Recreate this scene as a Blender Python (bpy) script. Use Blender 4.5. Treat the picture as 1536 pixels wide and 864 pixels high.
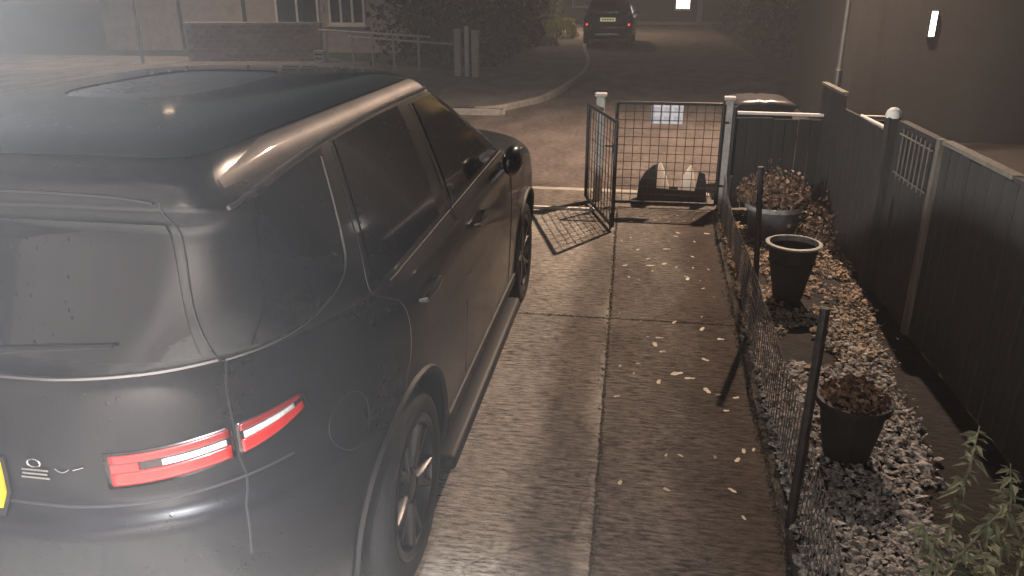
import bpy, bmesh, math, random
from mathutils import Vector, Matrix, noise
import numpy as np

for o in list(bpy.data.objects):
    bpy.data.objects.remove(o, do_unlink=True)
S = bpy.context.scene
COL = S.collection
R = math.radians

# ------------------------------------------------------------------ camera
cam_d = bpy.data.cameras.new('camera')
cam = bpy.data.objects.new('camera', cam_d)
COL.objects.link(cam)
cam.location = (0, 0, 2.182)
cam.rotation_euler = (math.pi / 2 - 0.3647, 0, 0.1584)
cam_d.sensor_width = 36
cam_d.lens = 27.77
cam_d.clip_start = 0.05
cam_d.clip_end = 600
S.camera = cam

# ------------------------------------------------------------------ world, moon, exposure
wld = bpy.data.worlds.new('World')
S.world = wld
wld.use_nodes = True
wn = wld.node_tree
bgn = wn.nodes['Background']
sky = wn.nodes.new('ShaderNodeTexSky')
sky.sky_type = 'NISHITA'
sky.sun_disc = False
sky.sun_elevation = R(4)
sky.sun_rotation = R(25)
wn.links.new(sky.outputs[0], bgn.inputs[0])
bgn.inputs[1].default_value = 0.03
sun_d = bpy.data.lights.new('moon', 'SUN')
sun_d.energy = 0.02
sun_d.angle = R(0.5)
sun_d.color = (1.0, 0.95, 0.88)
sun = bpy.data.objects.new('moon', sun_d)
COL.objects.link(sun)
sun.rotation_euler = (R(50), 0, R(155))
S.view_settings.view_transform = 'Standard'
S.view_settings.look = 'None'
S.view_settings.exposure = 0.0
S.view_settings.gamma = 1.0
S.view_settings.use_curve_mapping = False
S.render.engine = 'CYCLES'

STREET_W = 4700      # street lamp by the gate
STREET_COL = (1.0, 0.72, 0.53)
FILL_W = 1000         # white fill lamp added out of view beside the car
VEIL_W = 3900  # downlight added out of view to brighten the mist at the left
HAZE = 0.005  # density of the mist that imitates lens glare

# ------------------------------------------------------------------ materials
MATS = {}
def mat(name, col, rough=0.6, metal=0.0, noise_amt=0.0, scale=8.0, bump=0.0, bscale=None, stretch=(1, 1, 1),
        emit=None, estr=0.0, coat=0.0, alpha=1.0, trans=0.0, spec=0.5, col2=None, detail=6, aniso_rough=0.0):
    if name in MATS:
        return MATS[name]
    m = bpy.data.materials.new(name)
    m.use_nodes = True
    nt = m.node_tree
    b = nt.nodes['Principled BSDF']
    b.inputs['Base Color'].default_value = (*col, 1)
    b.inputs['Roughness'].default_value = rough
    b.inputs['Metallic'].default_value = metal
    b.inputs['Coat Weight'].default_value = coat
    b.inputs['Coat Roughness'].default_value = 0.06
    b.inputs['Specular IOR Level'].default_value = spec
    b.inputs['Transmission Weight'].default_value = trans
    if emit:
        b.inputs['Emission Color'].default_value = (*emit, 1)
        b.inputs['Emission Strength'].default_value = estr
    if noise_amt or bump or col2 or aniso_rough:
        tc = nt.nodes.new('ShaderNodeTexCoord')
        mp = nt.nodes.new('ShaderNodeMapping')
        mp.inputs['Scale'].default_value = stretch
        nt.links.new(tc.outputs['Object'], mp.inputs[0])
        n = nt.nodes.new('ShaderNodeTexNoise')
        n.inputs['Scale'].default_value = scale
        n.inputs['Detail'].default_value = detail
        n.inputs['Roughness'].default_value = 0.65
        nt.links.new(mp.outputs[0], n.inputs['Vector'])
        if noise_amt or col2:
            r = nt.nodes.new('ShaderNodeValToRGB')
            c2 = col2 or tuple(min(1, c * (1 + noise_amt)) for c in col)
            c1 = col if col2 else tuple(c * (1 - noise_amt) for c in col)
            r.color_ramp.elements[0].position = 0.32
            r.color_ramp.elements[1].position = 0.68
            r.color_ramp.elements[0].color = (*c1, 1)
            r.color_ramp.elements[1].color = (*c2, 1)
            nt.links.new(n.outputs['Fac'], r.inputs[0])
            nt.links.new(r.outputs[0], b.inputs['Base Color'])
        if aniso_rough:
            mr = nt.nodes.new('ShaderNodeMapRange')
            mr.inputs['To Min'].default_value = max(0.02, rough - aniso_rough)
            mr.inputs['To Max'].default_value = min(1, rough + aniso_rough)
            nt.links.new(n.outputs['Fac'], mr.inputs[0])
            nt.links.new(mr.outputs[0], b.inputs['Roughness'])
        if bump:
            n2 = nt.nodes.new('ShaderNodeTexNoise')
            n2.inputs['Scale'].default_value = bscale or scale * 4
            n2.inputs['Detail'].default_value = 5
            nt.links.new(mp.outputs[0], n2.inputs['Vector'])
            bp = nt.nodes.new('ShaderNodeBump')
            bp.inputs['Strength'].default_value = bump
            bp.inputs['Distance'].default_value = 0.02
            nt.links.new(n2.outputs['Fac'], bp.inputs['Height'])
            nt.links.new(bp.outputs[0], b.inputs['Normal'])
    MATS[name] = m
    return m

def concrete_mat(name, base, dark, bands=()):
    """tamped concrete: blotches, damp stains, ridges across the drive"""
    m = bpy.data.materials.new(name)
    m.use_nodes = True
    nt = m.node_tree
    L = nt.links.new
    b = nt.nodes['Principled BSDF']
    b.inputs['Roughness'].default_value = 0.9
    b.inputs['Specular IOR Level'].default_value = 0.2
    geo = nt.nodes.new('ShaderNodeNewGeometry')
    def nz(scale, det, st=(1, 1, 1), ro=0.6):
        mp = nt.nodes.new('ShaderNodeMapping'); mp.inputs['Scale'].default_value = st
        L(geo.outputs['Position'], mp.inputs[0])
        n = nt.nodes.new('ShaderNodeTexNoise'); n.inputs['Scale'].default_value = scale
        n.inputs['Detail'].default_value = det; n.inputs['Roughness'].default_value = ro
        L(mp.outputs[0], n.inputs['Vector'])
        return n
    big = nz(1.3, 5, (1.6, .7, 1))
    fine = nz(34, 7, (.35, 1.6, 1), .75)
    grit = nz(130, 3)
    r1 = nt.nodes.new('ShaderNodeValToRGB')
    r1.color_ramp.elements[0].position = .36; r1.color_ramp.elements[1].position = .64
    r1.color_ramp.elements[0].color = (*dark, 1); r1.color_ramp.elements[1].color = (*base, 1)
    L(big.outputs['Fac'], r1.inputs[0])
    r2 = nt.nodes.new('ShaderNodeValToRGB')
    r2.color_ramp.elements[0].position = .38; r2.color_ramp.elements[1].position = .62
    r2.color_ramp.elements[0].color = (.16, .15, .15, 1); r2.color_ramp.elements[1].color = (1.45, 1.42, 1.38, 1)
    L(fine.outputs['Fac'], r2.inputs[0])
    mx = nt.nodes.new('ShaderNodeMix'); mx.data_type = 'RGBA'; mx.blend_type = 'MULTIPLY'
    pm_ = nz(2.2, 4); pr = nt.nodes.new('ShaderNodeMapRange'); pr.inputs['From Min'].default_value = .35; pr.inputs['From Max'].default_value = .65
    pr.inputs['To Min'].default_value = .6; pr.inputs['To Max'].default_value = 1.0; L(pm_.outputs['Fac'], pr.inputs[0]); L(pr.outputs[0], mx.inputs[0])
    L(r1.outputs[0], mx.inputs[6]); L(r2.outputs[0], mx.inputs[7])
    last = mx.outputs[2]
    vo = nt.nodes.new('ShaderNodeTexVoronoi'); vo.feature = 'DISTANCE_TO_EDGE'; vo.inputs['Scale'].default_value = .8
    wv = nz(2.5, 5); ws_ = nt.nodes.new('ShaderNodeMix'); ws_.data_type = 'RGBA'; ws_.inputs[0].default_value = .25
    L(geo.outputs['Position'], ws_.inputs[6]); L(wv.outputs['Color'], ws_.inputs[7]); L(ws_.outputs[2], vo.inputs['Vector'])
    cr_ = nt.nodes.new('ShaderNodeMapRange'); cr_.inputs['From Min'].default_value = .0015; cr_.inputs['From Max'].default_value = .006
    cr_.inputs['To Min'].default_value = .72; cr_.inputs['To Max'].default_value = 1.0; L(vo.outputs['Distance'], cr_.inputs[0])
    sp = nz(9, 4, (1, 1, 1), .7); sr = nt.nodes.new('ShaderNodeMapRange'); sr.inputs['From Min'].default_value = .60; sr.inputs['From Max'].default_value = .70
    sr.inputs['To Min'].default_value = 1.0; sr.inputs['To Max'].default_value = .62; L(sp.outputs['Fac'], sr.inputs[0])
    cm = nt.nodes.new('ShaderNodeMath'); cm.operation = 'MULTIPLY'; L(cr_.outputs[0], cm.inputs[0]); L(sr.outputs[0], cm.inputs[1])
    m3 = nt.nodes.new('ShaderNodeMix'); m3.data_type = 'RGBA'; m3.blend_type = 'MULTIPLY'; m3.inputs[0].default_value = 1
    L(last, m3.inputs[6]); L(cm.outputs[0], m3.inputs[7]); last = m3.outputs[2]
    if bands:      # darker bands along the middle or the edge of the strip
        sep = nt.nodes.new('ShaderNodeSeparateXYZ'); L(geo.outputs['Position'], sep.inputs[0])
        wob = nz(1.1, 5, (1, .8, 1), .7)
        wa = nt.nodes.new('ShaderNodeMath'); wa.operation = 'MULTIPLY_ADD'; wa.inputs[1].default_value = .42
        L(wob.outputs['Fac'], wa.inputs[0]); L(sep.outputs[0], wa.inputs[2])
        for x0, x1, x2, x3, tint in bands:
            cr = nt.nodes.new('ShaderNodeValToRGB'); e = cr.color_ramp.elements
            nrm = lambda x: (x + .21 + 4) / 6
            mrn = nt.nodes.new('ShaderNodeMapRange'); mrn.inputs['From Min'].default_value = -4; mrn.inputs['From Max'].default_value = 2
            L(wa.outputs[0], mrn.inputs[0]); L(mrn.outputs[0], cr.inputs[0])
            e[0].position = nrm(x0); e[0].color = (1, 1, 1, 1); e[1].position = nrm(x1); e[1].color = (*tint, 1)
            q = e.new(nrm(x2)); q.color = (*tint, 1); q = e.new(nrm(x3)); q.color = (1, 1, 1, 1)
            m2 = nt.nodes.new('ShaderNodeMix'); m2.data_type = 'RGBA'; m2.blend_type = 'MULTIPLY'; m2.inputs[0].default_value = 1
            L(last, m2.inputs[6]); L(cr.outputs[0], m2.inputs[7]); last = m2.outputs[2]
    L(last, b.inputs['Base Color'])
    rid = nz(1.0, 4, (3, 34, 1), .55)
    ad = nt.nodes.new('ShaderNodeMath'); ad.operation = 'ADD'
    L(rid.outputs['Fac'], ad.inputs[0]); L(fine.outputs['Fac'], ad.inputs[1])
    ad2 = nt.nodes.new('ShaderNodeMath'); ad2.operation = 'ADD'
    L(ad.outputs[0], ad2.inputs[0]); L(grit.outputs['Fac'], ad2.inputs[1])
    bp = nt.nodes.new('ShaderNodeBump'); bp.inputs['Strength'].default_value = 1.0
    bp.inputs['Distance'].default_value = .012
    L(ad2.outputs[0], bp.inputs['Height']); L(bp.outputs[0], b.inputs['Normal'])
    MATS[name] = m
    return m

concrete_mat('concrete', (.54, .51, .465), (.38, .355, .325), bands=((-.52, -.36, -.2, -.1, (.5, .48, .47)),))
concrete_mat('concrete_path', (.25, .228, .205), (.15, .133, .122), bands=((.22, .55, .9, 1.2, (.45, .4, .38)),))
concrete_mat('asphalt', (.20, .17, .15), (.12, .10, .09))
concrete_mat('pavement', (.26, .235, .21), (.16, .145, .13))
mat('soil', (.016, .012, .010), .95, noise_amt=.5, scale=9, bump=.8)
mat('grass_base', (.03, .04, .018), .95, noise_amt=.5, scale=5, bump=.8)
mat('kerb', (.36, .33, .29), .85, noise_amt=.3, scale=7, bump=.3)
mat('paint', (.010, .010, .012), .30, metal=.0, coat=.4, spec=.28, noise_amt=.2, scale=2, aniso_rough=.10)
mat('roof_sheen', (.11, .10, .095), .55, metal=.7, coat=.5, noise_amt=.2, scale=5)  # brownish metal tone imitating street glow reflected on the roof edge
mat('car_glass', (.006, .006, .008), .08, coat=.3, spec=.35)
mat('cladding', (.012, .012, .012), .6)
mat('seam', (.05, .05, .054), .35, metal=.4)
mat('chrome', (.55, .55, .56), .18, metal=1.0)
mat('trim', (.30, .30, .31), .3, metal=.9)
mat('lamp_red', (.55, .022, .02), .22, coat=1.0, noise_amt=.12, scale=30)
mat('lamp_dim', (.26, .022, .022), .25, coat=1.0)
mat('lamp_clear', (.66, .67, .68), .45, coat=1.0, noise_amt=.35, scale=60)
mat('lamp_black', (.02, .015, .015), .2, coat=1.0)
mat('plate_yellow', (.85, .62, .02), .35, noise_amt=.08, scale=20)
mat('black_print', (.01, .01, .01), .6)
mat('tyre', (.012, .012, .012), .8, bump=.3, scale=60)
mat('rim', (.05, .05, .052), .35, metal=.9)
mat('mirror_glass', (.8, .8, .8), .02, metal=1.0)
mat('wheel_well', (.006, .006, .006), .9)
mat('iron', (.022, .022, .023), .5, metal=.4, noise_amt=.3, scale=20)
mat('rust_iron', (.045, .032, .026), .6, metal=.3, noise_amt=.4, scale=24, bump=.2)
mat('galv', (.42, .42, .42), .45, metal=.7, noise_amt=.25, scale=20)
mat('stake', (.018, .016, .016), .7, noise_amt=.3, scale=20, bump=.3)
mat('white_post', (.36, .34, .31), .8, noise_amt=.25, scale=12, bump=.3)
mat('white_board', (.82, .82, .84), .5, noise_amt=.05, scale=9)
mat('grey_print', (.62, .62, .65), .6)
mat('bag', (.84, .82, .78), .6, noise_amt=.15, scale=12, bump=.4)
mat('black_plastic', (.014, .014, .015), .45, noise_amt=.3, scale=10, bump=.1)
mat('pot_black', (.014, .012, .012), .7, noise_amt=.3, scale=10)
mat('pot_grey', (.07, .07, .075), .6, noise_amt=.3, scale=14, bump=.2)
mat('pot_rim', (.26, .26, .25), .6, noise_amt=.4, scale=16)
mat('dead_leaf', (.16, .10, .065), .8, noise_amt=.5, scale=11)
mat('brown_twig', (.08, .055, .04), .9)
mat('fallen', (.62, .55, .43), .7, noise_amt=.25, scale=30)
mat('fallen_dark', (.25, .20, .13), .75, noise_amt=.3, scale=30)
mat('chips', (.60, .58, .56), .85, col2=(.05, .047, .045), scale=38, detail=3)
mat('bark', (.56, .42, .29), .85, col2=(.06, .042, .03), scale=38, detail=3)
mat('leaf_dark', (.009, .011, .007), .65, noise_amt=.5, scale=3)
mat('leaf_mid', (.045, .06, .026), .6, noise_amt=.5, scale=3)
mat('leaf_yellow', (.16, .16, .04), .6, noise_amt=.5, scale=3)
mat('leaf_pale', (.30, .34, .24), .6, noise_amt=.4, scale=20)
mat('stem_pale', (.26, .27, .20), .6)
mat('fence_wood', (.033, .029, .027), .85, noise_amt=.35, scale=6, stretch=(8, 8, .8), bump=.3)
mat('fence_pale', (.13, .115, .09), .85, noise_amt=.35, scale=6, stretch=(6, 6, .8), bump=.3)
mat('rail_white', (.70, .66, .60), .7, noise_amt=.15, scale=8)
mat('brick_a', (.20, .125, .095), .9, noise_amt=.25, scale=14, bump=.4)
mat('brick_b', (.26, .17, .13), .9, noise_amt=.25, scale=14, bump=.4)
mat('mortar', (.28, .25, .22), .95, noise_amt=.2, scale=30)
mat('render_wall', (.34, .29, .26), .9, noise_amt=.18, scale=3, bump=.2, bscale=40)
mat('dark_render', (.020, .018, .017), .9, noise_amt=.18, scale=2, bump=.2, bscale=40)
mat('window_white', (.72, .70, .66), .5)
mat('dark_pane', (.012, .012, .014), .05, coat=.5)
mat('curtain', (.25, .23, .21), .9)
mat('slate', (.05, .05, .055), .7, noise_amt=.3, scale=6)
mat('lamp_metal', (.16, .16, .16), .45, metal=.8, noise_amt=.15, scale=10)
mat('lit_white', (.9, .9, .9), .4, emit=(1, .97, .92), estr=6)
mat('lit_amber', (.9, .7, .4), .4, emit=(1, .62, .2), estr=3)
mat('street_lens', (.9, .8, .6), .4, emit=(1, .72, .45), estr=14)
mat('added_lens', (.9, .9, .9), .4, emit=(1, .98, .95), estr=14)
mat('red_glow', (.6, .02, .02), .3, emit=(1, .05, .05), estr=2.2)
M = MATS
def translucent(name, col, amt):
    nt = MATS[name].node_tree; b = nt.nodes['Principled BSDF']; out = nt.nodes['Material Output']
    t = nt.nodes.new('ShaderNodeBsdfTranslucent'); t.inputs[0].default_value = (*col, 1)
    x = nt.nodes.new('ShaderNodeMixShader'); x.inputs[0].default_value = amt
    nt.links.new(b.outputs[0], x.inputs[1]); nt.links.new(t.outputs[0], x.inputs[2]); nt.links.new(x.outputs[0], out.inputs[0])
def droplets(name, scale, strength):
    nt = MATS[name].node_tree; b = nt.nodes['Principled BSDF']
    tc = nt.nodes.new('ShaderNodeTexCoord'); v = nt.nodes.new('ShaderNodeTexVoronoi'); v.inputs['Scale'].default_value = scale
    v.inputs['Randomness'].default_value = 1.0
    mr = nt.nodes.new('ShaderNodeMapRange'); mr.inputs['From Min'].default_value = .0; mr.inputs['From Max'].default_value = .20
    mr.inputs['To Min'].default_value = 1; mr.inputs['To Max'].default_value = 0
    n = nt.nodes.new('ShaderNodeTexNoise'); n.inputs['Scale'].default_value = 7
    mu = nt.nodes.new('ShaderNodeMath'); mu.operation = 'MULTIPLY'
    bp = nt.nodes.new('ShaderNodeBump'); bp.inputs['Strength'].default_value = strength; bp.inputs['Distance'].default_value = .006
    nt.links.new(tc.outputs['Object'], v.inputs['Vector']); nt.links.new(tc.outputs['Object'], n.inputs['Vector'])
    nt.links.new(v.outputs['Distance'], mr.inputs[0]); nt.links.new(mr.outputs[0], mu.inputs[0]); nt.links.new(n.outputs['Fac'], mu.inputs[1])
    nt.links.new(mu.outputs[0], bp.inputs['Height']); nt.links.new(bp.outputs[0], b.inputs['Normal']); nt.links.new(bp.outputs[0], b.inputs['Coat Normal'])
droplets('paint', 34, .22); droplets('car_glass', 30, .2); droplets('roof_sheen', 30, .4)
translucent('bag', (.9, .86, .8), .55)
for n_, c_ in (('leaf_pale', (.16, .20, .10)), ('leaf_yellow', (.2, .2, .05)), ('leaf_mid', (.06, .08, .03))):
    translucent(n_, c_, .3)

# ------------------------------------------------------------------ helpers
def setp(o, label=None, cat=None, group=None, kind=None):
    if label: o['label'] = label
    if cat: o['category'] = cat
    if group: o['group'] = group
    if kind: o['kind'] = kind
    return o

def empty(name, loc=(0, 0, 0), rz=0.0, label=None, cat=None, group=None):
    o = bpy.data.objects.new(name, None)
    COL.objects.link(o)
    o.location = loc
    o.rotation_euler = (0, 0, rz)
    o.empty_display_size = .1
    return setp(o, label, cat, group)

class MB:
    def __init__(s):
        s.v = []; s.f = []
    def add(s, vs, fs):
        n = len(s.v)
        s.v.extend([tuple(p) for p in vs])
        s.f.extend([tuple(i + n for i in f) for f in fs])
        return s
    def box(s, c, d, rot=None):
        x, y, z = [k / 2 for k in d]
        vs = [Vector((i * x, j * y, k * z)) for k in (-1, 1) for j in (-1, 1) for i in (-1, 1)]
        if rot: vs = [rot @ p for p in vs]
        vs = [p + Vector(c) for p in vs]
        return s.add(vs, [(0, 2, 3, 1), (4, 5, 7, 6), (0, 1, 5, 4), (2, 6, 7, 3), (0, 4, 6, 2), (1, 3, 7, 5)])
    def tube(s, pts, r, n=8, cap=True):
        pts = [Vector(p) for p in pts]
        rr = r if isinstance(r, (list, tuple)) else [r] * len(pts)
        vs = []; fs = []
        up = Vector((0, 0, 1))
        prev = None
        for i, p in enumerate(pts):
            t = (pts[min(i + 1, len(pts) - 1)] - pts[max(i - 1, 0)]).normalized()
            a = prev - t * prev.dot(t) if prev is not None else (up if abs(t.z) < .9 else Vector((1, 0, 0))).cross(t)
            a.normalize(); prev = a
            b = t.cross(a)
            for k in range(n):
                an = 2 * math.pi * k / n
                vs.append(p + (a * math.cos(an) + b * math.sin(an)) * rr[i])
        for i in range(len(pts) - 1):
            for k in range(n):
                fs.append((i * n + k, i * n + (k + 1) % n, (i + 1) * n + (k + 1) % n, (i + 1) * n + k))
        if cap:
            fs.append(tuple(range(n))[::-1]); fs.append(tuple((len(pts) - 1) * n + k for k in range(n)))
        return s.add(vs, fs)
    def lathe(s, prof, n=32, axis='z', c=(0, 0, 0), closed=False):
        vs = []; fs = []
        for (r, h) in prof:
            for k in range(n):
                a = 2 * math.pi * k / n
                if axis == 'z': p = (r * math.cos(a), r * math.sin(a), h)
                elif axis == 'x': p = (h, r * math.cos(a), r * math.sin(a))
                else: p = (r * math.cos(a), h, r * math.sin(a))
                vs.append((p[0] + c[0], p[1] + c[1], p[2] + c[2]))
        m = len(prof)
        for i in range(m if closed else m - 1):
            j = (i + 1) % m
            for k in range(n):
                fs.append((i * n + k, i * n + (k + 1) % n, j * n + (k + 1) % n, j * n + k))
        return s.add(vs, fs)
    def grid(s, P, nu, nv):
        vs = [P(i, j) for j in range(nv + 1) for i in range(nu + 1)]
        fs = [(j * (nu + 1) + i, j * (nu + 1) + i + 1, (j + 1) * (nu + 1) + i + 1, (j + 1) * (nu + 1) + i) for j in range(nv) for i in range(nu)]
        return s.add(vs, fs)
    def prism(s, outline, y0, y1):
        """outline: list of (x,z), extruded along y"""
        n = len(outline)
        vs = [(x, y0, z) for x, z in outline] + [(x, y1, z) for x, z in outline]
        fs = [tuple(range(n)), tuple(range(n, 2 * n))[::-1]] + [(i, i + n, (i + 1) % n + n, (i + 1) % n) for i in range(n)]
        return s.add(vs, fs)
    def mesh(s, name, m, smooth=False, angle=40):
        me = bpy.data.meshes.new(name)
        me.from_pydata(s.v, [], s.f)
        me.update()
        if m: me.materials.append(M[m] if isinstance(m, str) else m)
        if smooth:
            me.polygons.foreach_set('use_smooth', [True] * len(me.polygons))
            try: me.set_sharp_from_angle(angle=R(angle))
            except Exception: pass
        return me
    def build(s, name, m, parent=None, smooth=False, loc=None, angle=40, recalc=False):
        me = s.mesh(name, m, smooth, angle)
        if recalc:
            bm = bmesh.new(); bm.from_mesh(me); bmesh.ops.recalc_face_normals(bm, faces=bm.faces); bm.to_mesh(me); bm.free()
        o = bpy.data.objects.new(name, me)
        COL.objects.link(o)
        if loc: o.location = loc
        if parent: o.parent = parent
        return o

def inst(name, me, parent=None, loc=(0, 0, 0), rot=(0, 0, 0), scale=None):
    o = bpy.data.objects.new(name, me)
    COL.objects.link(o)
    o.location = loc; o.rotation_euler = rot
    if scale: o.scale = scale
    if parent: o.parent = parent
    return o

def bevbox(d, b=.01, seg=2):
    """bevelled box centred on origin, returned as MB"""
    bm = bmesh.new()
    bmesh.ops.create_cube(bm, size=1)
    bmesh.ops.scale(bm, vec=d, verts=bm.verts)
    bmesh.ops.bevel(bm, geom=list(bm.edges), offset=b, segments=seg, affect='EDGES', profile=.5)
    mb = MB()
    bm.verts.index_update()
    mb.add([v.co.copy() for v in bm.verts], [tuple(v.index for v in f.verts) for f in bm.faces])
    bm.free()
    return mb

def leaf_cloud(rng, n, pos, size, m, name, parent=None, aspect=.6, fold=True, up=0.0, jit=.5):
    """n small folded leaves; pos(rng)-> point"""
    mb = MB()
    for _ in range(n):
        p = Vector(pos(rng))
        d = Vector((rng.gauss(0, 1), rng.gauss(0, 1), rng.gauss(0, 1) + up)).normalized()
        e = d.cross(Vector((rng.gauss(0, 1), rng.gauss(0, 1), rng.gauss(0, 1)))).normalized()
        nn = d.cross(e)
        s = size * rng.uniform(1 - jit, 1 + jit)
        w = s * aspect * .5
        a = p - d * s * .5; b = p + d * s * .5
        mb.add([a, p + e * w + nn * s * .12, b, p - e * w + nn * s * .12], [(0, 1, 2), (0, 2, 3)])
    return mb.build(name, m, parent)

rng = random.Random(7)

# ================================================================== SETTING
def sheet(name, pts, z, m, kind='structure', parent=None):
    mb = MB(); mb.add([(x, y, z) for x, y in pts], [tuple(range(len(pts)))])
    o = mb.build(name, m, parent)
    if kind and not parent: o['kind'] = kind
    return o

sheet('ground', [(-118, -118), (118, -118), (118, 118), (-118, 118)], -.05, 'grass_base')
# carriageway: the street in front of the house and the side road running away
road_pts = [(-60, 9.0), (2.3, 9.0), (2.4, 11.2), (2.9, 14), (3.5, 17.0), (3.75, 20), (3.75, 50.5), (-2.35, 50.5), (-2.3, 34),
            (-1.75, 27), (-1.52, 23.8), (-1.55, 20.5), (-1.85, 17.0), (-2.3, 15.6), (-3.0, 14.7), (-5, 14.4), (-60, 14.4)]
sheet('road', road_pts, -.03, 'asphalt')
sheet('pavement_near', [(-60, 8.16), (2.3, 8.16), (2.3, 8.86), (-60, 8.86)], -.004, 'pavement')
vpts = [(-60, 14.5), (-5, 14.5), (-3.05, 14.8), (-2.38, 15.7), (-1.95, 17.05), (-1.65, 20.5), (-1.62, 23.8), (-1.85, 27), (-2.4, 34), (-2.45, 50), (-5.0, 50), (-5.0, 21.5), (-9.7, 24.6), (-60, 24.6)]
sheet('corner_pavement', vpts, .06, 'pavement')
# kerbs (raised edges) as swept strips
def kerb(name, path, w=.13, z0=-.045, z1=.075):
    mb = MB()
    P = [Vector((x, y, 0)) for x, y in path]
    vs = []
    for i, p in enumerate(P):
        t = (P[min(i + 1, len(P) - 1)] - P[max(i - 1, 0)]).normalized()
        n = Vector((-t.y, t.x, 0))
        for q, z in ((p - n * w / 2, z0), (p - n * w / 2, z1 - .01), (p - n * (w / 2 - .012), z1), (p + n * w / 2, z1), (p + n * w / 2, z0)):
            vs.append((q.x, q.y, z))
    fs = []
    for i in range(len(P) - 1):
        for k in range(4):
            fs.append((i * 5 + k, (i + 1) * 5 + k, (i + 1) * 5 + k + 1, i * 5 + k + 1))
    mb.add(vs, fs)
    o = mb.build(name, 'kerb'); o['kind'] = 'structure'
    return o
def smooth_path(p, n=6):
    out = []
    for i in range(len(p) - 1):
        p0 = p[max(i - 1, 0)]; p1 = p[i]; p2 = p[i + 1]; p3 = p[min(i + 2, len(p) - 1)]
        for k in range(n):
            t = k / n
            out.append(tuple(.5 * (2 * p1[a] + (p2[a] - p0[a]) * t + (2 * p0[a] - 5 * p1[a] + 4 * p2[a] - p3[a]) * t * t + (3 * p1[a] - p0[a] - 3 * p2[a] + p3[a]) * t ** 3) for a in range(len(p1))))
    out.append(p[-1])
    return out
kerb('kerb_corner', smooth_path([(-30, 14.45), (-5, 14.45), (-3.02, 14.75), (-2.34, 15.65), (-1.9, 17.03), (-1.6, 20.5), (-1.57, 23.8), (-1.8, 27), (-2.35, 34), (-2.4, 50)]))
kerb('kerb_near', [(-20, 8.92), (-3.4, 8.92), (-3.3, 8.92), (1.3, 8.92), (2.3, 8.92)], .12, -.045, .0)
kerb('kerb_street_end', [(-3, 52.5), (10, 52.5)], .5, -.05, .14)
sheet('verge_right', [(3.9, 20), (3.66, 17.0), (3.06, 14), (2.56, 11.2), (2.46, 9.0), (60, 9.0), (60, 52), (3.9, 52)], .05, 'soil')

# concrete drive: slabs laid with open joints
drive = sheet('driveway', [(-3.4, -1), (.735, -1), (.84, 8.2), (-3.4, 8.2)], -.014, mat('joint_grit', (.12, .105, .09), .95, noise_amt=.5, scale=12, bump=.5))
def slab(pts, m, z=.0, name='slab'):
    mb = MB()
    n = len(pts)
    c = Vector((sum(p[0] for p in pts) / n, sum(p[1] for p in pts) / n, 0))
    ins = [(p[0] + (c.x - p[0]) * .012 / max(.3, abs(c.x - p[0])) , p[1] + (c.y - p[1]) * .012 / max(.3, abs(c.y - p[1]))) for p in pts]
    vs = [(x, y, z - .05) for x, y in pts] + [(x, y, z - .008) for x, y in pts] + [(x, y, z) for x, y in ins]
    fs = [(i, (i + 1) % n, (i + 1) % n + n, i + n) for i in range(n)] + [(i + n, (i + 1) % n + n, (i + 1) % n + 2 * n, i + 2 * n) for i in range(n)] + [tuple(range(2 * n, 3 * n))]
    mb.add(vs, fs)
    return mb.build(name, m, drive)
jl = lambda y: -.085 - .017 * (y - 2.5) if y > 2.5 else -.085
jr = lambda y: .70 + .017 * (y - 2.5)
ycuts = [-.95, 2.1, 5.16, 8.0]
for k in range(3):
    a, b = ycuts[k] + .0025, ycuts[k + 1] - .0025
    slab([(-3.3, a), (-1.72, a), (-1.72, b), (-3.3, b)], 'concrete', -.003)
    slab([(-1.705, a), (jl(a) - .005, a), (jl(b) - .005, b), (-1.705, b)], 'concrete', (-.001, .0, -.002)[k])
for a, b, z in ((-.95, 1.2, .002), (1.2, 5.16, .003), (5.16, 8.14, .001)):
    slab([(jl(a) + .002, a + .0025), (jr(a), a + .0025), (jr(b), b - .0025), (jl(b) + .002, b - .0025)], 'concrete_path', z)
# two pale edging strips across the opening
mb = MB(); mb.box((-1.85, 8.06, -.012), (2.9, .045, .05))
o = mb.build('edging_strip', 'rail_white'); o['kind'] = 'structure'
# planting bed
sheet('planting_bed', [(.70, -1), (2.4, -1), (1.95, 8.25), (.86, 8.25), (.74, 2.5)], -.012, 'soil')

# ================================================================== CAR BUILDER
def pchip(xs, ys):
    xs = np.array(xs, float); ys = np.array(ys, float)
    h = np.diff(xs); d = np.diff(ys) / h
    m = np.zeros(len(xs)); m[0] = d[0]; m[-1] = d[-1]
    for i in range(1, len(xs) - 1):
        if d[i - 1] * d[i] <= 0: m[i] = 0
        else:
            w1 = 2 * h[i] + h[i - 1]; w2 = h[i] + 2 * h[i - 1]
            m[i] = (w1 + w2) / (w1 / d[i - 1] + w2 / d[i])
    def f(x):
        i = int(min(max(np.searchsorted(xs, x) - 1, 0), len(xs) - 2))
        t = (x - xs[i]) / h[i]
        return float((1 + 2 * t) * (1 - t) ** 2 * ys[i] + t * (1 - t) ** 2 * h[i] * m[i] + t * t * (3 - 2 * t) * ys[i + 1] + t * t * (t - 1) * h[i] * m[i + 1])
    return f

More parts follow.
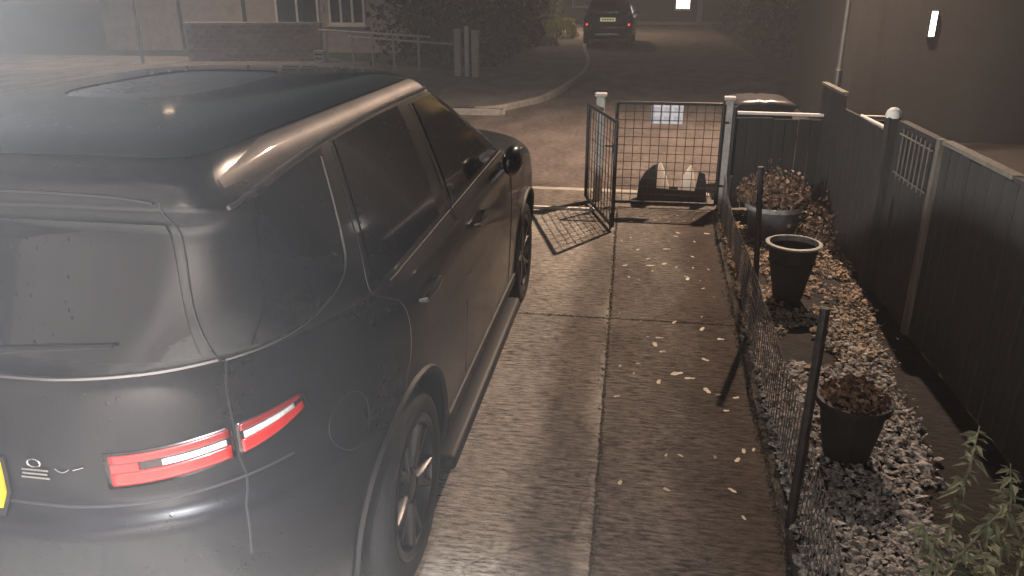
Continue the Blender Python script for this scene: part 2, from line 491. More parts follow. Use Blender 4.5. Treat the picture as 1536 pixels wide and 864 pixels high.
class CarSurf:
    """body as plan outlines lofted upward; s runs from rear centre round the right side to front centre"""
    SR, SC, SS, SF = .12, .38, .80, .92
    def __init__(c, levels):
        c.n = len(levels)
        idx = list(range(c.n))
        c.fn = [pchip(idx, [l[k] for l in levels]) for k in range(8)]
        zs = [(c.fn[0](v), v) for v in np.linspace(0, c.n - 1, 600)]
        c.zt = zs
    def v_of_z(c, z):
        lo, hi = 0.0, c.n - 1.0
        for _ in range(40):
            m = (lo + hi) / 2
            if c.fn[0](m) < z: lo = m
            else: hi = m
        return (lo + hi) / 2
    def pt(c, s, v):
        z, w, r, f, crx, cry, cfx, cfy = [g(v) for g in c.fn]
        L = f - r
        cry = min(cry, .45 * L); cfy = min(cfy, .4 * L); crx = min(crx, w * .98); cfx = min(cfx, w * .98)
        if s < c.SR:
            return Vector((s / c.SR * (w - crx), r, z))
        if s < c.SC:
            t = (s - c.SR) / (c.SC - c.SR)
            P = ((w - crx, r), (w - crx * .35, r + .04 * cry), (w * .985, r + cry * .42), (w, r + cry))
        elif s < c.SS:
            t = (s - c.SC) / (c.SS - c.SC)
            return Vector((w, r + cry + t * (L - cry - cfy), z))
        elif s < c.SF:
            t = (s - c.SS) / (c.SF - c.SS)
            P = ((w, f - cfy), (w * .985, f - cfy * .5), (w - cfx * .4, f - .06 * cfy), (w - cfx, f))
        else:
            t = (s - c.SF) / (1 - c.SF)
            return Vector(((1 - t) * (w - cfx), f, z))
        k = ((1 - t) ** 3, 3 * t * (1 - t) ** 2, 3 * t * t * (1 - t), t ** 3)
        return Vector((sum(a * p[0] for a, p in zip(k, P)), sum(a * p[1] for a, p in zip(k, P)), z))
    def nrm(c, s, v):
        a = c.pt(max(0, s - .004), v); b = c.pt(min(1, s + .004), v)
        d = c.pt(s, max(0, v - .05)); e = c.pt(s, min(c.n - 1, v + .05))
        return (b - a).cross(e - d).normalized()
    def off(c, s, v, o):
        return c.pt(s, v) + c.nrm(s, v) * o
    def s_of_y(c, y, v):
        lo, hi = 0.0, c.SF - .001
        for _ in range(40):
            m = (lo + hi) / 2
            if c.pt(m, v).y < y or m < c.SR: lo = m
            else: hi = m
        return (lo + hi) / 2
    def s_of_x(c, x, v):
        lo, hi = 0.0, c.SC
        for _ in range(40):
            m = (lo + hi) / 2
            if c.pt(m, v).x < x: lo = m
            else: hi = m
        return (lo + hi) / 2
    def side(c, y, z, o=0.0):
        v = c.v_of_z(z); return c.off(c.s_of_y(y, v), v, o)
    def rear(c, x, z, o=0.0):
        v = c.v_of_z(z); return c.off(c.s_of_x(x, v), v, o)
    def shell(c, ns=120, per=6):
        ss = list(np.linspace(0, c.SR, 6)[:-1]) + list(np.linspace(c.SR, c.SC, 26)[:-1]) + list(np.linspace(c.SC, c.SS, 28)[:-1]) + list(np.linspace(c.SS, c.SF, 16)[:-1]) + list(np.linspace(c.SF, 1, 6))
        vs_ = np.linspace(0, c.n - 1, (c.n - 1) * per + 1)
        mb = MB(); verts = []; m = len(ss)
        ring = 2 * m - 2
        for v in vs_:
            half = [c.pt(s, v) for s in ss]
            verts += half + [Vector((-p.x, p.y, p.z)) for p in half[1:-1][::-1]]
        nv = len(vs_)
        fs = [(j * ring + i, j * ring + (i + 1) % ring, (j + 1) * ring + (i + 1) % ring, (j + 1) * ring + i) for j in range(nv - 1) for i in range(ring)]
        fs.append(tuple(range(ring))[::-1]); fs.append(tuple((nv - 1) * ring + i for i in range(ring)))
        mb.add(verts, fs)
        return mb

def mirrored(mb):
    o = MB(); o.add([(-p[0], p[1], p[2]) for p in mb.v], [f[::-1] for f in mb.f]); return o

def cut_arches(mb, hubs, rad, hz, m, inner=.62):
    me = mb.mesh('body', m, True, 38)
    ob = bpy.data.objects.new('body', me); COL.objects.link(ob)
    cut = MB()
    for y in hubs:
        for s in (-1, 1):
            c = MB(); n = 40
            vs = [(s * x, y + rad * math.cos(2 * math.pi * k / n), hz + rad * math.sin(2 * math.pi * k / n)) for x in (inner, 1.3) for k in range(n)]
            fs = [(k, (k + 1) % n, (k + 1) % n + n, k + n) for k in range(n)] + [tuple(range(n))[::-1], tuple(range(n, 2 * n))]
            if s < 0: fs = [f[::-1] for f in fs]
            c.add(vs, fs); cut.add(c.v, c.f)
    cme = cut.mesh('cutter', 'wheel_well')
    bm = bmesh.new(); bm.from_mesh(cme); bmesh.ops.recalc_face_normals(bm, faces=bm.faces); bm.to_mesh(cme); bm.free()
    bm = bmesh.new(); bm.from_mesh(me); bmesh.ops.recalc_face_normals(bm, faces=bm.faces); bm.to_mesh(me); bm.free()
    co = bpy.data.objects.new('cutter', cme); COL.objects.link(co)
    md = ob.modifiers.new('b', 'BOOLEAN'); md.operation = 'DIFFERENCE'; md.object = co; md.solver = 'EXACT'
    try: md.material_mode = 'TRANSFER'
    except Exception: pass
    dg = bpy.context.evaluated_depsgraph_get()
    ev = bpy.data.meshes.new_from_object(ob.evaluated_get(dg))
    ob.modifiers.clear(); ob.data = ev
    bpy.data.objects.remove(co, do_unlink=True)
    ev.polygons.foreach_set('use_smooth', [True] * len(ev.polygons))
    try: ev.set_sharp_from_angle(angle=R(38))
    except Exception: pass
    return ob

def patch(surf, s0, s1, zb, zt, o, nu=24, nv=8):
    """grid on the surface between curves zb(s), zt(s)"""
    def P(i, j):
        s = s0 + (s1 - s0) * i / nu
        z = zb(s) + (zt(s) - zb(s)) * j / nv
        return surf.off(s, surf.v_of_z(z), o)
    return MB().grid(P, nu, nv)

def yz_patch(surf, yl, yr, zb, zt, o, nu=24, nv=10):
    def P(i, j):
        b = j / nv
        y = yl(b) + (yr(b) - yl(b)) * i / nu
        z = zb(y) + (zt(y) - zb(y)) * b
        return surf.side(y, z, o)
    return MB().grid(P, nu, nv)

def solid(ob, th):
    """give a thin panel real thickness"""
    md = ob.modifiers.new('t', 'SOLIDIFY'); md.thickness = th; md.offset = -1
    return ob

def line(surf, pts, r=.0035, o=.0005, rear=False):
    P = [(surf.rear(a, z, o) if rear else surf.side(a, z, o)) for a, z in pts]
    return MB().tube(P, r, 5)

def interp(pts, n=8):
    return smooth_path(pts, n)

def wheel_meshes(rad, wid, rimr, spokes=5):
    tp = []
    hw = wid / 2
    prof = [(rimr - .012, -hw * .78), (rimr + .01, -hw * .92), (rimr + (rad - rimr) * .5, -hw), (rad - .03, -hw * .93), (rad - .006, -hw * .74), (rad, -hw * .5),
            (rad, hw * .5), (rad - .006, hw * .74), (rad - .03, hw * .93), (rimr + (rad - rimr) * .5, hw), (rimr + .01, hw * .92), (rimr - .012, hw * .78)]
    t = MB().lathe(prof, 56, 'x', closed=True)
    for k in range(56):     # tread blocks' grooves read as ribs
        pass
    tyre = t.mesh('tyre', 'tyre', True, 50)
    r = MB()
    r.lathe([(rimr - .012, hw * .80), (rimr + .006, hw * .93), (rimr - .006, hw * .97), (rimr - .028, hw * .90), (rimr - .04, hw * .45), (rimr - .055, -hw * .5), (.02, -hw * .5)], 56, 'x')
    r.lathe([(.002, hw * .80), (.045, hw * .80), (.062, hw * .76), (.085, hw * .62), (.09, hw * .3)], 28, 'x')
    for k in range(spokes):
        a0 = 2 * math.pi * k / spokes
        for d in (-.17, .17):
            pts = []
            for i in range(7):
                q = i / 6
                rad_ = .07 + (rimr - .04 - .07) * q
                an = a0 + d * (.35 + .9 * q)
                pts.append((rad_, an, hw * (.72 + .10 * q)))
            vs = []
            for i, (rr, an, x) in enumerate(pts):
                w = .020 - .004 * i / 6
                ca, sa = math.cos(an), math.sin(an)
                for (dx, dt) in ((0, -w), (.012, -w * .6), (.012, w * .6), (0, w), (-.05, w * 1.1), (-.05, -w * 1.1)):
                    vs.append((x + dx, rr * ca - dt * sa, rr * sa + dt * ca))
            fs = [(i * 6 + j, i * 6 + (j + 1) % 6, (i + 1) * 6 + (j + 1) % 6, (i + 1) * 6 + j) for i in range(6) for j in range(6)]
            r.add(vs, fs)
    rim = r.mesh('rim', 'rim', True, 35)
    nb = MB()
    for k in range(5):
        a = 2 * math.pi * (k + .5) / 5
        nb.lathe([(.001, hw * .8), (.010, hw * .8), (.011, hw * .7)], 8, 'x', c=(0, .055 * math.cos(a), .055 * math.sin(a)))
    nut = nb.mesh('wheel_nut', 'chrome', True)
    disc = MB().lathe([(.06, 0), (.17, 0), (.17, -.02), (.06, -.02)], 32, 'x', closed=True).mesh('brake_disc', 'galv', True)
    return tyre, rim, nut, disc

def add_wheels(root, hubs, xs, hz, rad, wid, rimr, detail=True):
    ty, ri, nu, di = wheel_meshes(rad, wid, rimr)
    for y in hubs:
        for s in (-1, 1):
            w = empty('wheel', (s * xs, y, hz), 0); w.parent = root
            if s < 0: w.rotation_euler = (0, 0, math.pi)
            a = rng.uniform(0, 6)
            inst('tyre', ty, w); r_ = inst('rim', ri, w, rot=(a, 0, 0))
            if detail:
                inst('brake_disc', di, w)

# ------------------------------------------------------------------ the parked SUV
Z = 0
LV = [  # z, half width, rear y, front y, rear corner x, y, front corner x, y
    (.25, .88, .36, 4.55, .5, .7, .5, .6), (.30, .94, .16, 4.78, .6, .8, .6, .7), (.45, .965, .05, 4.91, .66, .95, .66, .8), (.64, .975, .02, 4.96, .70, 1.0, .7, .85),
    (.80, .98, .025, 4.96, .72, 1.02, .7, .85), (.855, .98, .065, 4.95, .72, 1.02, .7, .85), (.90, .98, .085, 4.94, .72, 1.02, .7, .85), (1.03, .975, .09, 4.88, .72, 1.02, .7, .85),
    (1.13, .962, .10, 4.70, .71, 1.0, .7, .9), (1.185, .945, .11, 4.25, .70, 1.0, .6, .7), (1.22, .925, .125, 3.62, .69, .98, .5, .35), (1.25, .905, .16, 3.50, .56, .80, .5, .32),
    (1.40, .855, .20, 3.20, .34, .50, .5, .3), (1.60, .775, .225, 2.78, .20, .26, .5, .3), (1.69, .735, .17, 2.58, .09, .10, .5, .3), (1.735, .71, .18, 2.48, .08, .09, .5, .3),
    (1.78, .67, .24, 2.40, .09, .10, .5, .3), (1.82, .56, .40, 2.24, .12, .14, .4, .3), (1.838, .32, .8, 1.9, .2, .35, .2, .3), (1.843, .03, 1.3, 1.45, .02, .05, .02, .05)]
CS = CarSurf(LV)
car = empty('parked_suv', (-1.73, 1.5, 0), 0, 'large dark parked SUV with red wraparound tail lamps on the concrete driveway', 'car')
HUBS = (.98, 3.87); HZ = .385
body = cut_arches(CS.shell(), HUBS, .435, HZ + .01, 'paint'); body.parent = car
if len(body.data.materials) < 2: body.data.materials.append(M['wheel_well'])
add_wheels(car, HUBS, .845, HZ, .385, .255, .275)
# arch mouldings and sill cladding
for y in HUBS:
    for s in (-1, 1):
        mb = MB(); n = 36
        pts = []
        for k in range(n + 1):
            a = R(-14) + (math.pi + R(28)) * k / n
            yy = y + .45 * math.cos(a); zz = HZ + .01 + .45 * math.sin(a)
            p = CS.side(yy, max(.27, zz), .004)
            pts.append((p.x * s, yy, zz))
        mb.tube(pts, .014, 6)
        mb.build('wheel_arch_trim', 'cladding', car, True)
for s in (-1, 1):
    P = lambda i, j: (lambda p: (p.x * s, p.y, p.z))(CS.side(HUBS[0] + .48 + (HUBS[1] - HUBS[0] - .96) * i / 24, .27 + .13 * j / 5, .012))
    solid(MB().grid(P, 24, 5).build('sill_cladding', 'cladding', car, True), .02 * s)

for s in (-1, 1):
    st = bevbox((.10, 1.98, .075), .025, 3); st.v = [(x + s * .955, y + 2.425, z + .185) for x, y, z in st.v]
    st.build('side_step', 'cladding', car, True)
# glass -----------------------------------------------------------------
zbelt = lambda y: 1.265 + .006 * (y - 2)
ztop = pchip([.3, .6, 1.0, 1.6, 2.2, 2.45, 2.7, 3.0, 3.3], [1.655, 1.685, 1.705, 1.715, 1.712, 1.70, 1.60, 1.45, 1.30])
def qb(y):   # lower edge of the quarter glass, kicking up towards the rear door
    return 1.245 + .12 * max(0, min(1, (y - .22) / .5)) ** 1.3
wins = []
q1 = yz_patch(CS, lambda b: .33 + .04 * b, lambda b: .70 + .18 * b - .06 * (1 - b) ** 3, qb, ztop, .004, 20, 12)
q2 = yz_patch(CS, lambda b: .82 + .18 * b, lambda b: 1.70 + .04 * b, zbelt, ztop, .004, 20, 12)
q3 = yz_patch(CS, lambda b: 1.93 + .02 * b, lambda b: 3.14 - .72 * b ** .95, zbelt, lambda y: 1.70 if y < 2.45 else max(1.285, 1.70 - (y - 2.45) * .55), .004, 24, 12)
for s, f in ((1, lambda m: m), (-1, mirrored)):
    f(q1).build('quarter_window', 'car_glass', car, True)
    f(q2).build('rear_door_window', 'car_glass', car, True)
    f(q3).build('front_door_window', 'car_glass', car, True)
    # bright strip above the side glass; roof edge reflection built as a pale band
    f(line(CS, interp([(.26, 1.672), (.6, 1.70), (1.0, 1.722), (1.6, 1.732), (2.2, 1.729), (2.44, 1.715)]), .0075, .006)).build('window_trim', 'trim', car, True)
    f(line(CS, interp([(2.44, 1.715), (2.75, 1.59), (3.05, 1.43), (3.32, 1.285)]), .006, .006)).build('pillar_trim', 'trim', car, True)
    def RP(i, j):
        y = .28 + 2.10 * i / 40
        env = min(1, i / 6, (40 - i) / 4)
        zz = 1.714 + (.022 + .046 * env) * j / 6
        return CS.side(y, zz, .0015 + .007 * env * math.sin(math.pi * j / 6))
    f(MB().grid(RP, 40, 6)).build('roof_sheen_band', 'roof_sheen', car, True)
    # shut lines and creases
    f(line(CS, interp([(.90, .86), (.98, 1.0), (.96, 1.15), (.80, 1.26), (.85, 1.45), (.97, 1.69)]), .003, 0)).build('rear_door_seam', 'seam', car, True)
    f(line(CS, [(1.86, .44), (1.86, .8), (1.86, 1.2), (1.87, 1.45), (1.9, 1.7)], .003, 0)).build('door_seam', 'seam', car, True)
    f(line(CS, interp([(3.12, .44), (3.15, .8), (3.2, 1.05), (3.24, 1.2)]), .003, 0)).build('front_door_seam', 'seam', car, True)
    f(line(CS, interp([(.30, 1.232), (.45, 1.268), (.56, 1.31), (.655, 1.358), (.715, 1.42), (.77, 1.52), (.85, 1.68)]), .0045, .003)).build('glass_surround', 'trim', car, True)
    f(line(CS, interp([(.95, 1.235), (1.6, 1.24), (2.4, 1.245), (3.2, 1.25)]), .005, .004)).build('belt_trim', 'cladding', car, True)
    # handles
    for y in (1.12, 2.12):
        p = CS.side(y, 1.10, .022); p2 = CS.side(y + .22, 1.105, .022)
        h = MB().tube([CS.side(y, 1.10, .0), p, (p + p2) / 2 + Vector((.006, 0, 0)), p2, CS.side(y + .22, 1.105, 0)], [.012, .014, .015, .014, .012], 8)
        f(h).build('door_handle', 'paint', car, True)
    # fuel flap ring
    pts = [CS.side(.57 + .085 * math.cos(a), .905 + .095 * math.sin(a), .001) for a in np.linspace(0, 2 * math.pi, 29)]
    if s > 0: MB().tube(pts, .002, 5).build('fuel_flap', 'cladding', car, True)
    # mirror, folded against the glass
    mr = MB()
    prof = [(.0, .02), (.05, .055), (.12, .075), (.20, .07), (.25, .04), (.262, .012)]
    for i, (yy, rr) in enumerate(prof): pass
    base = CS.side(3.02, 1.20, 0)
    vs = []; n = 14
    for yy, rr in prof:
        for k in range(n):
            a = 2 * math.pi * k / n
            vs.append((base.x + .075 + rr * .75 * math.cos(a) + .02 * math.sin(yy * 12), base.y - yy + .05, base.z + .055 + rr * 1.15 * math.sin(a)))
    fs = [(i * n + k, i * n + (k + 1) % n, (i + 1) * n + (k + 1) % n, (i + 1) * n + k) for i in range(len(prof) - 1) for k in range(n)] + [tuple(range(n))[::-1], tuple((len(prof) - 1) * n + k for k in range(n))]
    mr.add(vs, fs)
    mr.box((base.x + .02, base.y + .02, base.z + .0), (.12, .07, .04))
    mo = f(mr).build('door_mirror', 'paint', car, True)
    # tail lamps: an inner piece on the tailgate and an outer piece round the corner
    s_of = lambda x, z=1.0: CS.s_of_x(x, CS.v_of_z(z))
    sA, sG, sH = s_of(.372), s_of(.665), s_of(.673)
    sE = CS.s_of_y(.43, CS.v_of_z(1.05))
    rise = lambda q: .062 * max(0, min(1, (q - sA) / (sE - sA))) ** 1.6
    tl = empty('tail_lamp', (0, 0, 0)); tl.parent = car
    zb0 = lambda q: .926 + rise(q) * 1.2 + .04 * max(0, (q - sH) / (sE - sH)) ** 2
    zt0 = lambda q: 1.016 + rise(q) * 1.05
    def band(a, b, lo, hi, o, m, nm, th=.012):
        zb = lambda q: zb0(q) + (zt0(q) - zb0(q)) * lo
        zt = lambda q: zb0(q) + (zt0(q) - zb0(q)) * hi
        mbx = f(patch(CS, a, b, zb, zt, o, 20, 5))
        return solid(mbx.build(nm, m, tl, True), th * s)
    band(sA, sG, -.10, 1.08, .006, 'lamp_black', 'lamp_housing')
    band(sH, sE, -.06, 1.06, .006, 'lamp_black', 'lamp_housing')
    band(sA + .003, sG - .002, .02, .44, .012, 'lamp_red', 'red_lens')
    band(sA + .03, sG - .004, .50, .68, .013, 'lamp_clear', 'clear_lens')
    for k in range(9):
        qa = sA + .036 + (sG - sA - .05) * k / 9
        band(qa, qa + .0009, .50, .68, .0145, 'grey_print', 'led_divider', .002)
    band(sA + .003, sG - .002, .74, 1.0, .011, 'lamp_dim', 'red_lens')
    band(sA + .003, sA + .018, .40, .80, .0105, 'lamp_dim', 'red_lens')
    band(sH + .002, sE - .003, .02, .46, .012, 'lamp_red', 'red_lens')
    band(sH + .004, sH + (sE - sH) * .80, .50, .72, .013, 'lamp_clear', 'clear_lens')
    band(sH + .002, sE - .004, .78, 1.0, .011, 'lamp_dim', 'red_lens')
# tailgate: window, seams, plate, badge, bumper strip
xw = lambda z: .60 - .02 * max(0, (z - 1.26)) / .4
def RW(i, j):
    z = 1.262 + (1.635 - 1.262) * j / 12
    x = (-1 + 2 * i / 32) * (xw(z) + .012)
    p = CS.rear(abs(x), z, .004)
    return (p.x if x >= 0 else -p.x, p.y, p.z)
MB().grid(RW, 32, 12).build('rear_window', 'car_glass', car, True)
for s, f in ((1, lambda m: m), (-1, mirrored)):
    f(line(CS, interp([(.615, 1.70), (.62, 1.56), (.625, 1.40), (.64, 1.26), (.655, 1.18), (.668, 1.05), (.675, .95), (.69, .86), (.70, .78), (.70, .66)]), .0035, 0, True)).build('tailgate_seam', 'seam', car, True)
    f(line(CS, interp([(0.02, .868), (.3, .868), (.5, .872), (.68, .885), (.78, .90)]), .004, .001, True)).build('bumper_seam', 'seam', car, True)
    f(line(CS, interp([(0.0, 1.222), (.3, 1.224), (.5, 1.23), (.64, 1.242)]), .006, .003, True)).build('window_ledge', 'trim', car, True)
    f(line(CS, interp([(.0, 1.715), (.3, 1.715), (.5, 1.71), (.6, 1.70)]), .004, .003, True)).build('spoiler_lip', 'seam', car, True)
    sp = [CS.rear(.15, .40, .012), CS.rear(.55, .40, .012)]
def pan(x0, x1, z0, z1, o, nu=8):
    def P(i, j):
        x = x0 + (x1 - x0) * i / nu
        p = CS.rear(abs(x), z0 + (z1 - z0) * j / 3, o)
        return (p.x if x >= 0 else -p.x, p.y, p.z)
    return MB().grid(P, nu, 3)
solid(pan(-.48, .082, .85, .985, .016).build('number_plate', 'plate_yellow', car), .008)
solid(pan(-.50, .094, .835, 1.0, .008).build('plate_frame', 'black_plastic', car), .006)
bd = empty('badge'); bd.parent = car
for x0, x1, z in ((.135, .22, .945), (.14, .215, .957), (.14, .22, .969)):
    pan(x0, x1, z - .003, z + .003, .006, 6).build('badge_bar', 'chrome', bd)
MB().tube([CS.rear(.18 + .019 * math.cos(a), .99 + .012 * math.sin(a), .005) for a in np.linspace(0, 6.283, 17)], .0025, 5).build('badge_ring', 'chrome', bd, True)
MB().tube([CS.rear(.24 + .02 * k, .978 - .01 * math.sin(k * 1.6), .004) for k in (0, .5, 1, 1.5, 2)], .002, 5).build('badge_stroke', 'chrome', bd, True)
MB().tube([CS.rear(.29 + .02 * k, .976 + .006 * k, .004) for k in (0, .5, 1, 1.5)], .002, 5).build('badge_stroke', 'chrome', bd, True)
# rear wiper, brake lamp strip
w0 = CS.rear(.03, 1.27, .02); w1 = CS.rear(.42, 1.31, .018)
MB().tube([w0, (w0 + w1) / 2 + Vector((0, -.006, .004)), w1], [.012, .008, .005], 6).build('wiper', 'cladding', car, True)
# roof glass and windscreen
def RG(i, j):
    v = 16.15 + (18.2 - 16.15) * j / 10
    s = i / 60
    return CS.off(s, v, .004)
def WS(i, j):
    v = 11.15 + (15.2 - 11.15) * j / 10
    s = .90 + .2 * i / 20
    p = CS.off(s if s <= 1 else 2 - s, v, .004)
    return (p.x if s <= 1 else -p.x, p.y, p.z)
MB().grid(WS, 20, 10).build('windscreen', 'car_glass', car, True)
for s, f in ((1, lambda m: m), (-1, mirrored)):
    f(MB().grid(RG, 60, 10)).build('roof_glass', 'car_glass', car, True)
    mb = MB()
    f(patch(CS, .84, .925, lambda q: .86, lambda q: .99, .008, 12, 4)).build('headlamp', 'lamp_clear', car, True)
# ================================================================== FAR PARKED CAR
LV2 = [(.22, .78, .30, 3.9, .4, .5, .4, .5), (.30, .84, .08, 4.1, .4, .5, .5, .6), (.50, .87, .02, 4.2, .4, .5, .5, .6), (.66, .88, .0, 4.22, .4, .5, .5, .6), (.75, .88, .05, 4.2, .4, .5, .5, .6),
       (.90, .88, .08, 4.1, .4, .5, .5, .6), (1.0, .86, .10, 3.6, .4, .5, .5, .6), (1.06, .83, .13, 3.0, .4, .5, .4, .3), (1.30, .74, .28, 2.6, .3, .4, .4, .3), (1.52, .66, .40, 2.2, .25, .3, .4, .3), (1.58, .60, .42, 2.1, .25, .3, .3, .3), (1.62, .4, .6, 1.8, .2, .3, .2, .3), (1.63, .03, 1.1, 1.3, .02, .05, .02, .05)]
C2 = CarSurf(LV2)
fc = empty('parked_car', (-1.42, 32.2, -.03), R(-1), 'dark car parked at the kerb far down the side road, seen from behind', 'car')
fc.scale = (1.13, 1.13, 1.13)
b2 = cut_arches(C2.shell(per=4), (.75, 3.3), .36, .33, 'paint', .55); b2.parent = fc
add_wheels(fc, (.75, 3.3), .76, .32, .32, .2, .21, False)
def pan2(x0, x1, z0, z1, o, nu=8):
    def P(i, j):
        x = x0 + (x1 - x0) * i / nu
        p = C2.rear(abs(x), z0 + (z1 - z0) * j / 3, o)
        return (p.x if x >= 0 else -p.x, p.y, p.z)
    return MB().grid(P, nu, 3)
npl = solid(pan2(-.26, .26, .84, .96, .012).build('number_plate', mat('plate_glow', (.85, .75, .35), .4, emit=(1, .9, .5), estr=.35), fc), .006)  # plate glows weakly to stand in for light falling on it
for k in range(5):
    pan2(-.2 + .085 * k, -.145 + .085 * k, .873, .928, .016, 2).build('plate_mark', 'black_print', npl)
solid(pan2(-.62, .62, 1.09, 1.48, .006, 16).build('rear_window', 'car_glass', fc, True), .004)
solid(pan2(-.42, .42, .40, .45, .012, 10).build('bumper_strip', 'chrome', fc, True), .006)
for s, f in ((1, lambda m: m), (-1, mirrored)):
    sa = C2.s_of_x(.66, C2.v_of_z(.75)); sb = C2.s_of_y(.22, C2.v_of_z(.75))
    f(patch(C2, sa, sb, lambda q: .66, lambda q: .93, .01, 8, 5)).build('tail_lamp', 'lamp_black', fc, True)
    f(patch(C2, sa + .01, sb - .03, lambda q: .70, lambda q: .77, .014, 6, 3)).build('tail_light_reflector', 'red_glow', fc, True)  # emission stands in for light thrown back by the reflector
    f(yz_patch(C2, lambda b: .55 + .15 * b, lambda b: 2.7 - .5 * b, lambda y: 1.09, lambda y: 1.47, .004, 16, 6)).build('side_window', 'car_glass', fc, True)
    mm = MB().box((.93, 2.75, 1.08), (.16, .09, .12)); f(mm).build('door_mirror', 'paint', fc)

# ================================================================== GATES
wire_v = MB().tube([(0, 0, 0), (0, 0, 1)], .0035, 5).mesh('wire', 'rust_iron')
def gate_leaf(name, loc, rz, W, H, label, dx, dz, z0=.05, m='iron', bars=False):
    g = empty(name, loc, rz, label, 'gate')
    for x in (0, W):
        MB().tube([(x, 0, z0), (x, 0, H)], .019, 10).build('stile', m, g, True)
    for z in (z0, H):
        MB().tube([(0, 0, z), (W, 0, z)], .017, 10).build('rail', m, g, True)
    nx = round(W / dx); nz_ = round((H - z0) / dz)
    for i in range(1, nx):
        inst('wire', wire_v, g, (W * i / nx, 0, z0), (0, 0, 0), (1.35 if bars else 1.15, 1.35 if bars else 1.15, H - z0))
    for j in range(1, nz_):
        inst('wire', wire_v, g, (0, .007, z0 + (H - z0) * j / nz_), (0, R(90), 0), (1.1, 1.1, W))
    return g
g1 = gate_leaf('gate', (-.23, 8.24, 0), R(1), 1.06, 1.08, 'closed square wire mesh gate with a white notice on it', .088, .086)
for z in (.25, .9):
    MB().tube([(1.06, 0, z), (1.12, .0, z)], .012, 8).build('hinge', 'iron', g1, True)
MB().box((.0, -.03, .62), (.05, .03, .10)).box((-.05, -.03, .64), (.12, .014, .018)).build('latch', 'iron', g1)
a = math.atan2(7.30 - 8.40, -.20 + .53)
g2 = gate_leaf('gate', (-.53, 8.40, 0), a, math.hypot(.33, 1.10), 1.03, 'open see-through barred gate leaf swung inward over the concrete drive', .115, .115, bars=True)
for z in (.2, .85):
    MB().tube([(0, 0, z), (-.05, 0, z)], .012, 8).build('hinge', 'iron', g2, True)
MB().box((1.08, .0, .08), (.02, .02, .16)).build('drop_bolt', 'iron', g2)
def gatepost(loc, h, w, label, m='white_post', cap=.02):
    p = empty('gate_post', loc, 0, label, 'post')
    mb = bevbox((w, w, h), .008); mb.v = [(x, y, z + h / 2) for x, y, z in mb.v]; mb.build('shaft', m, p)
    c = bevbox((w + cap * 2, w + cap * 2, .035), .01); c.v = [(x, y, z + h + .017) for x, y, z in c.v]; c.build('cap', 'white_post', p)
    return p
gatepost((.885, 8.30, 0), 1.12, .075, 'weathered pale gate post with white cap beside the mesh gate hinges')
gp = gatepost((-.41, 8.47, 0), 1.11, .085, 'pale gate post with flat white cap behind the open gate leaf')
MB().tube([(.945, 8.27, 0), (.945, 8.27, 1.06)], .02, 10).build('iron_post', 'iron', None, True)
setp(bpy.data.objects['iron_post'], 'dark iron tube standing against the white capped gate post by the bed', 'post')
# notice on the gate
nb_ = MB().box((0, 0, 0), (.315, .006, .185)).build('notice', 'white_board', None, loc=(.275, 8.262, .967))
setp(nb_, 'blank-looking white notice board fixed behind the gate mesh', 'sign')
for i in range(3):
    for j in range(2):
        MB().box((-.102 + .102 * i, -.0045, -.045 + .09 * j), (.07, .002, .055)).build('printed_square', 'grey_print', nb_)
# black trough with raised rounded ends, and two pale sacks standing in it
out = [(-.36, 0), (-.36, .10), (-.34, .24), (-.29, .34), (-.21, .41), (-.17, .43), (-.165, .17), (.24, .15), (.27, .36), (.33, .34), (.36, .22), (.37, .0)]
t1 = empty('trough', (.38, 8.42, .0), 0, 'low black plastic trough with raised rounded ends behind the mesh gate', 'trough')
MB().prism(out, -.018, .0).build('front_panel', 'black_plastic', t1)
MB().prism([(-.35, 0), (-.35, .13), (.36, .13), (.36, 0)], .24, .258).build('back_panel', 'black_plastic', t1)
MB().box((.005, .12, .012), (.70, .236, .02)).build('floor', 'black_plastic', t1)
for x in (-.345, .352): MB().box((x, .12, .11), (.012, .236, .2)).build('end_panel', 'black_plastic', t1)
def sack(x, wx, h, sk, label):
    mb = MB(); n = 14; vs = []
    for j, (q, sc) in enumerate(((0, .8), (.12, 1), (.4, .92), (.7, .62), (.9, .3), (1.0, .12))):
        for k in range(n):
            an = 2 * math.pi * k / n
            rr = sc * (1 + .10 * noise.noise(Vector((math.cos(an) * 1.7 + x * 9, math.sin(an) * 1.7, q * 3))))
            vs.append((wx * rr * math.cos(an) + sk * q, .08 * rr * math.sin(an), h * q))
    mb.add(vs, [(j * n + k, j * n + (k + 1) % n, (j + 1) * n + (k + 1) % n, (j + 1) * n + k) for j in range(5) for k in range(n)] + [tuple(range(n))[::-1], tuple(5 * n + k for k in range(n))])
    o = mb.build('sack', 'bag', None, True, loc=(x, 8.54, .024))
    setp(o, label, 'bag')
sack(.30, .075, .40, -.05, 'taller pale sack standing in the black trough next to a shorter one')
sack(.53, .095, .37, .04, 'wide pale sack at the end of the black trough nearest the gate post')

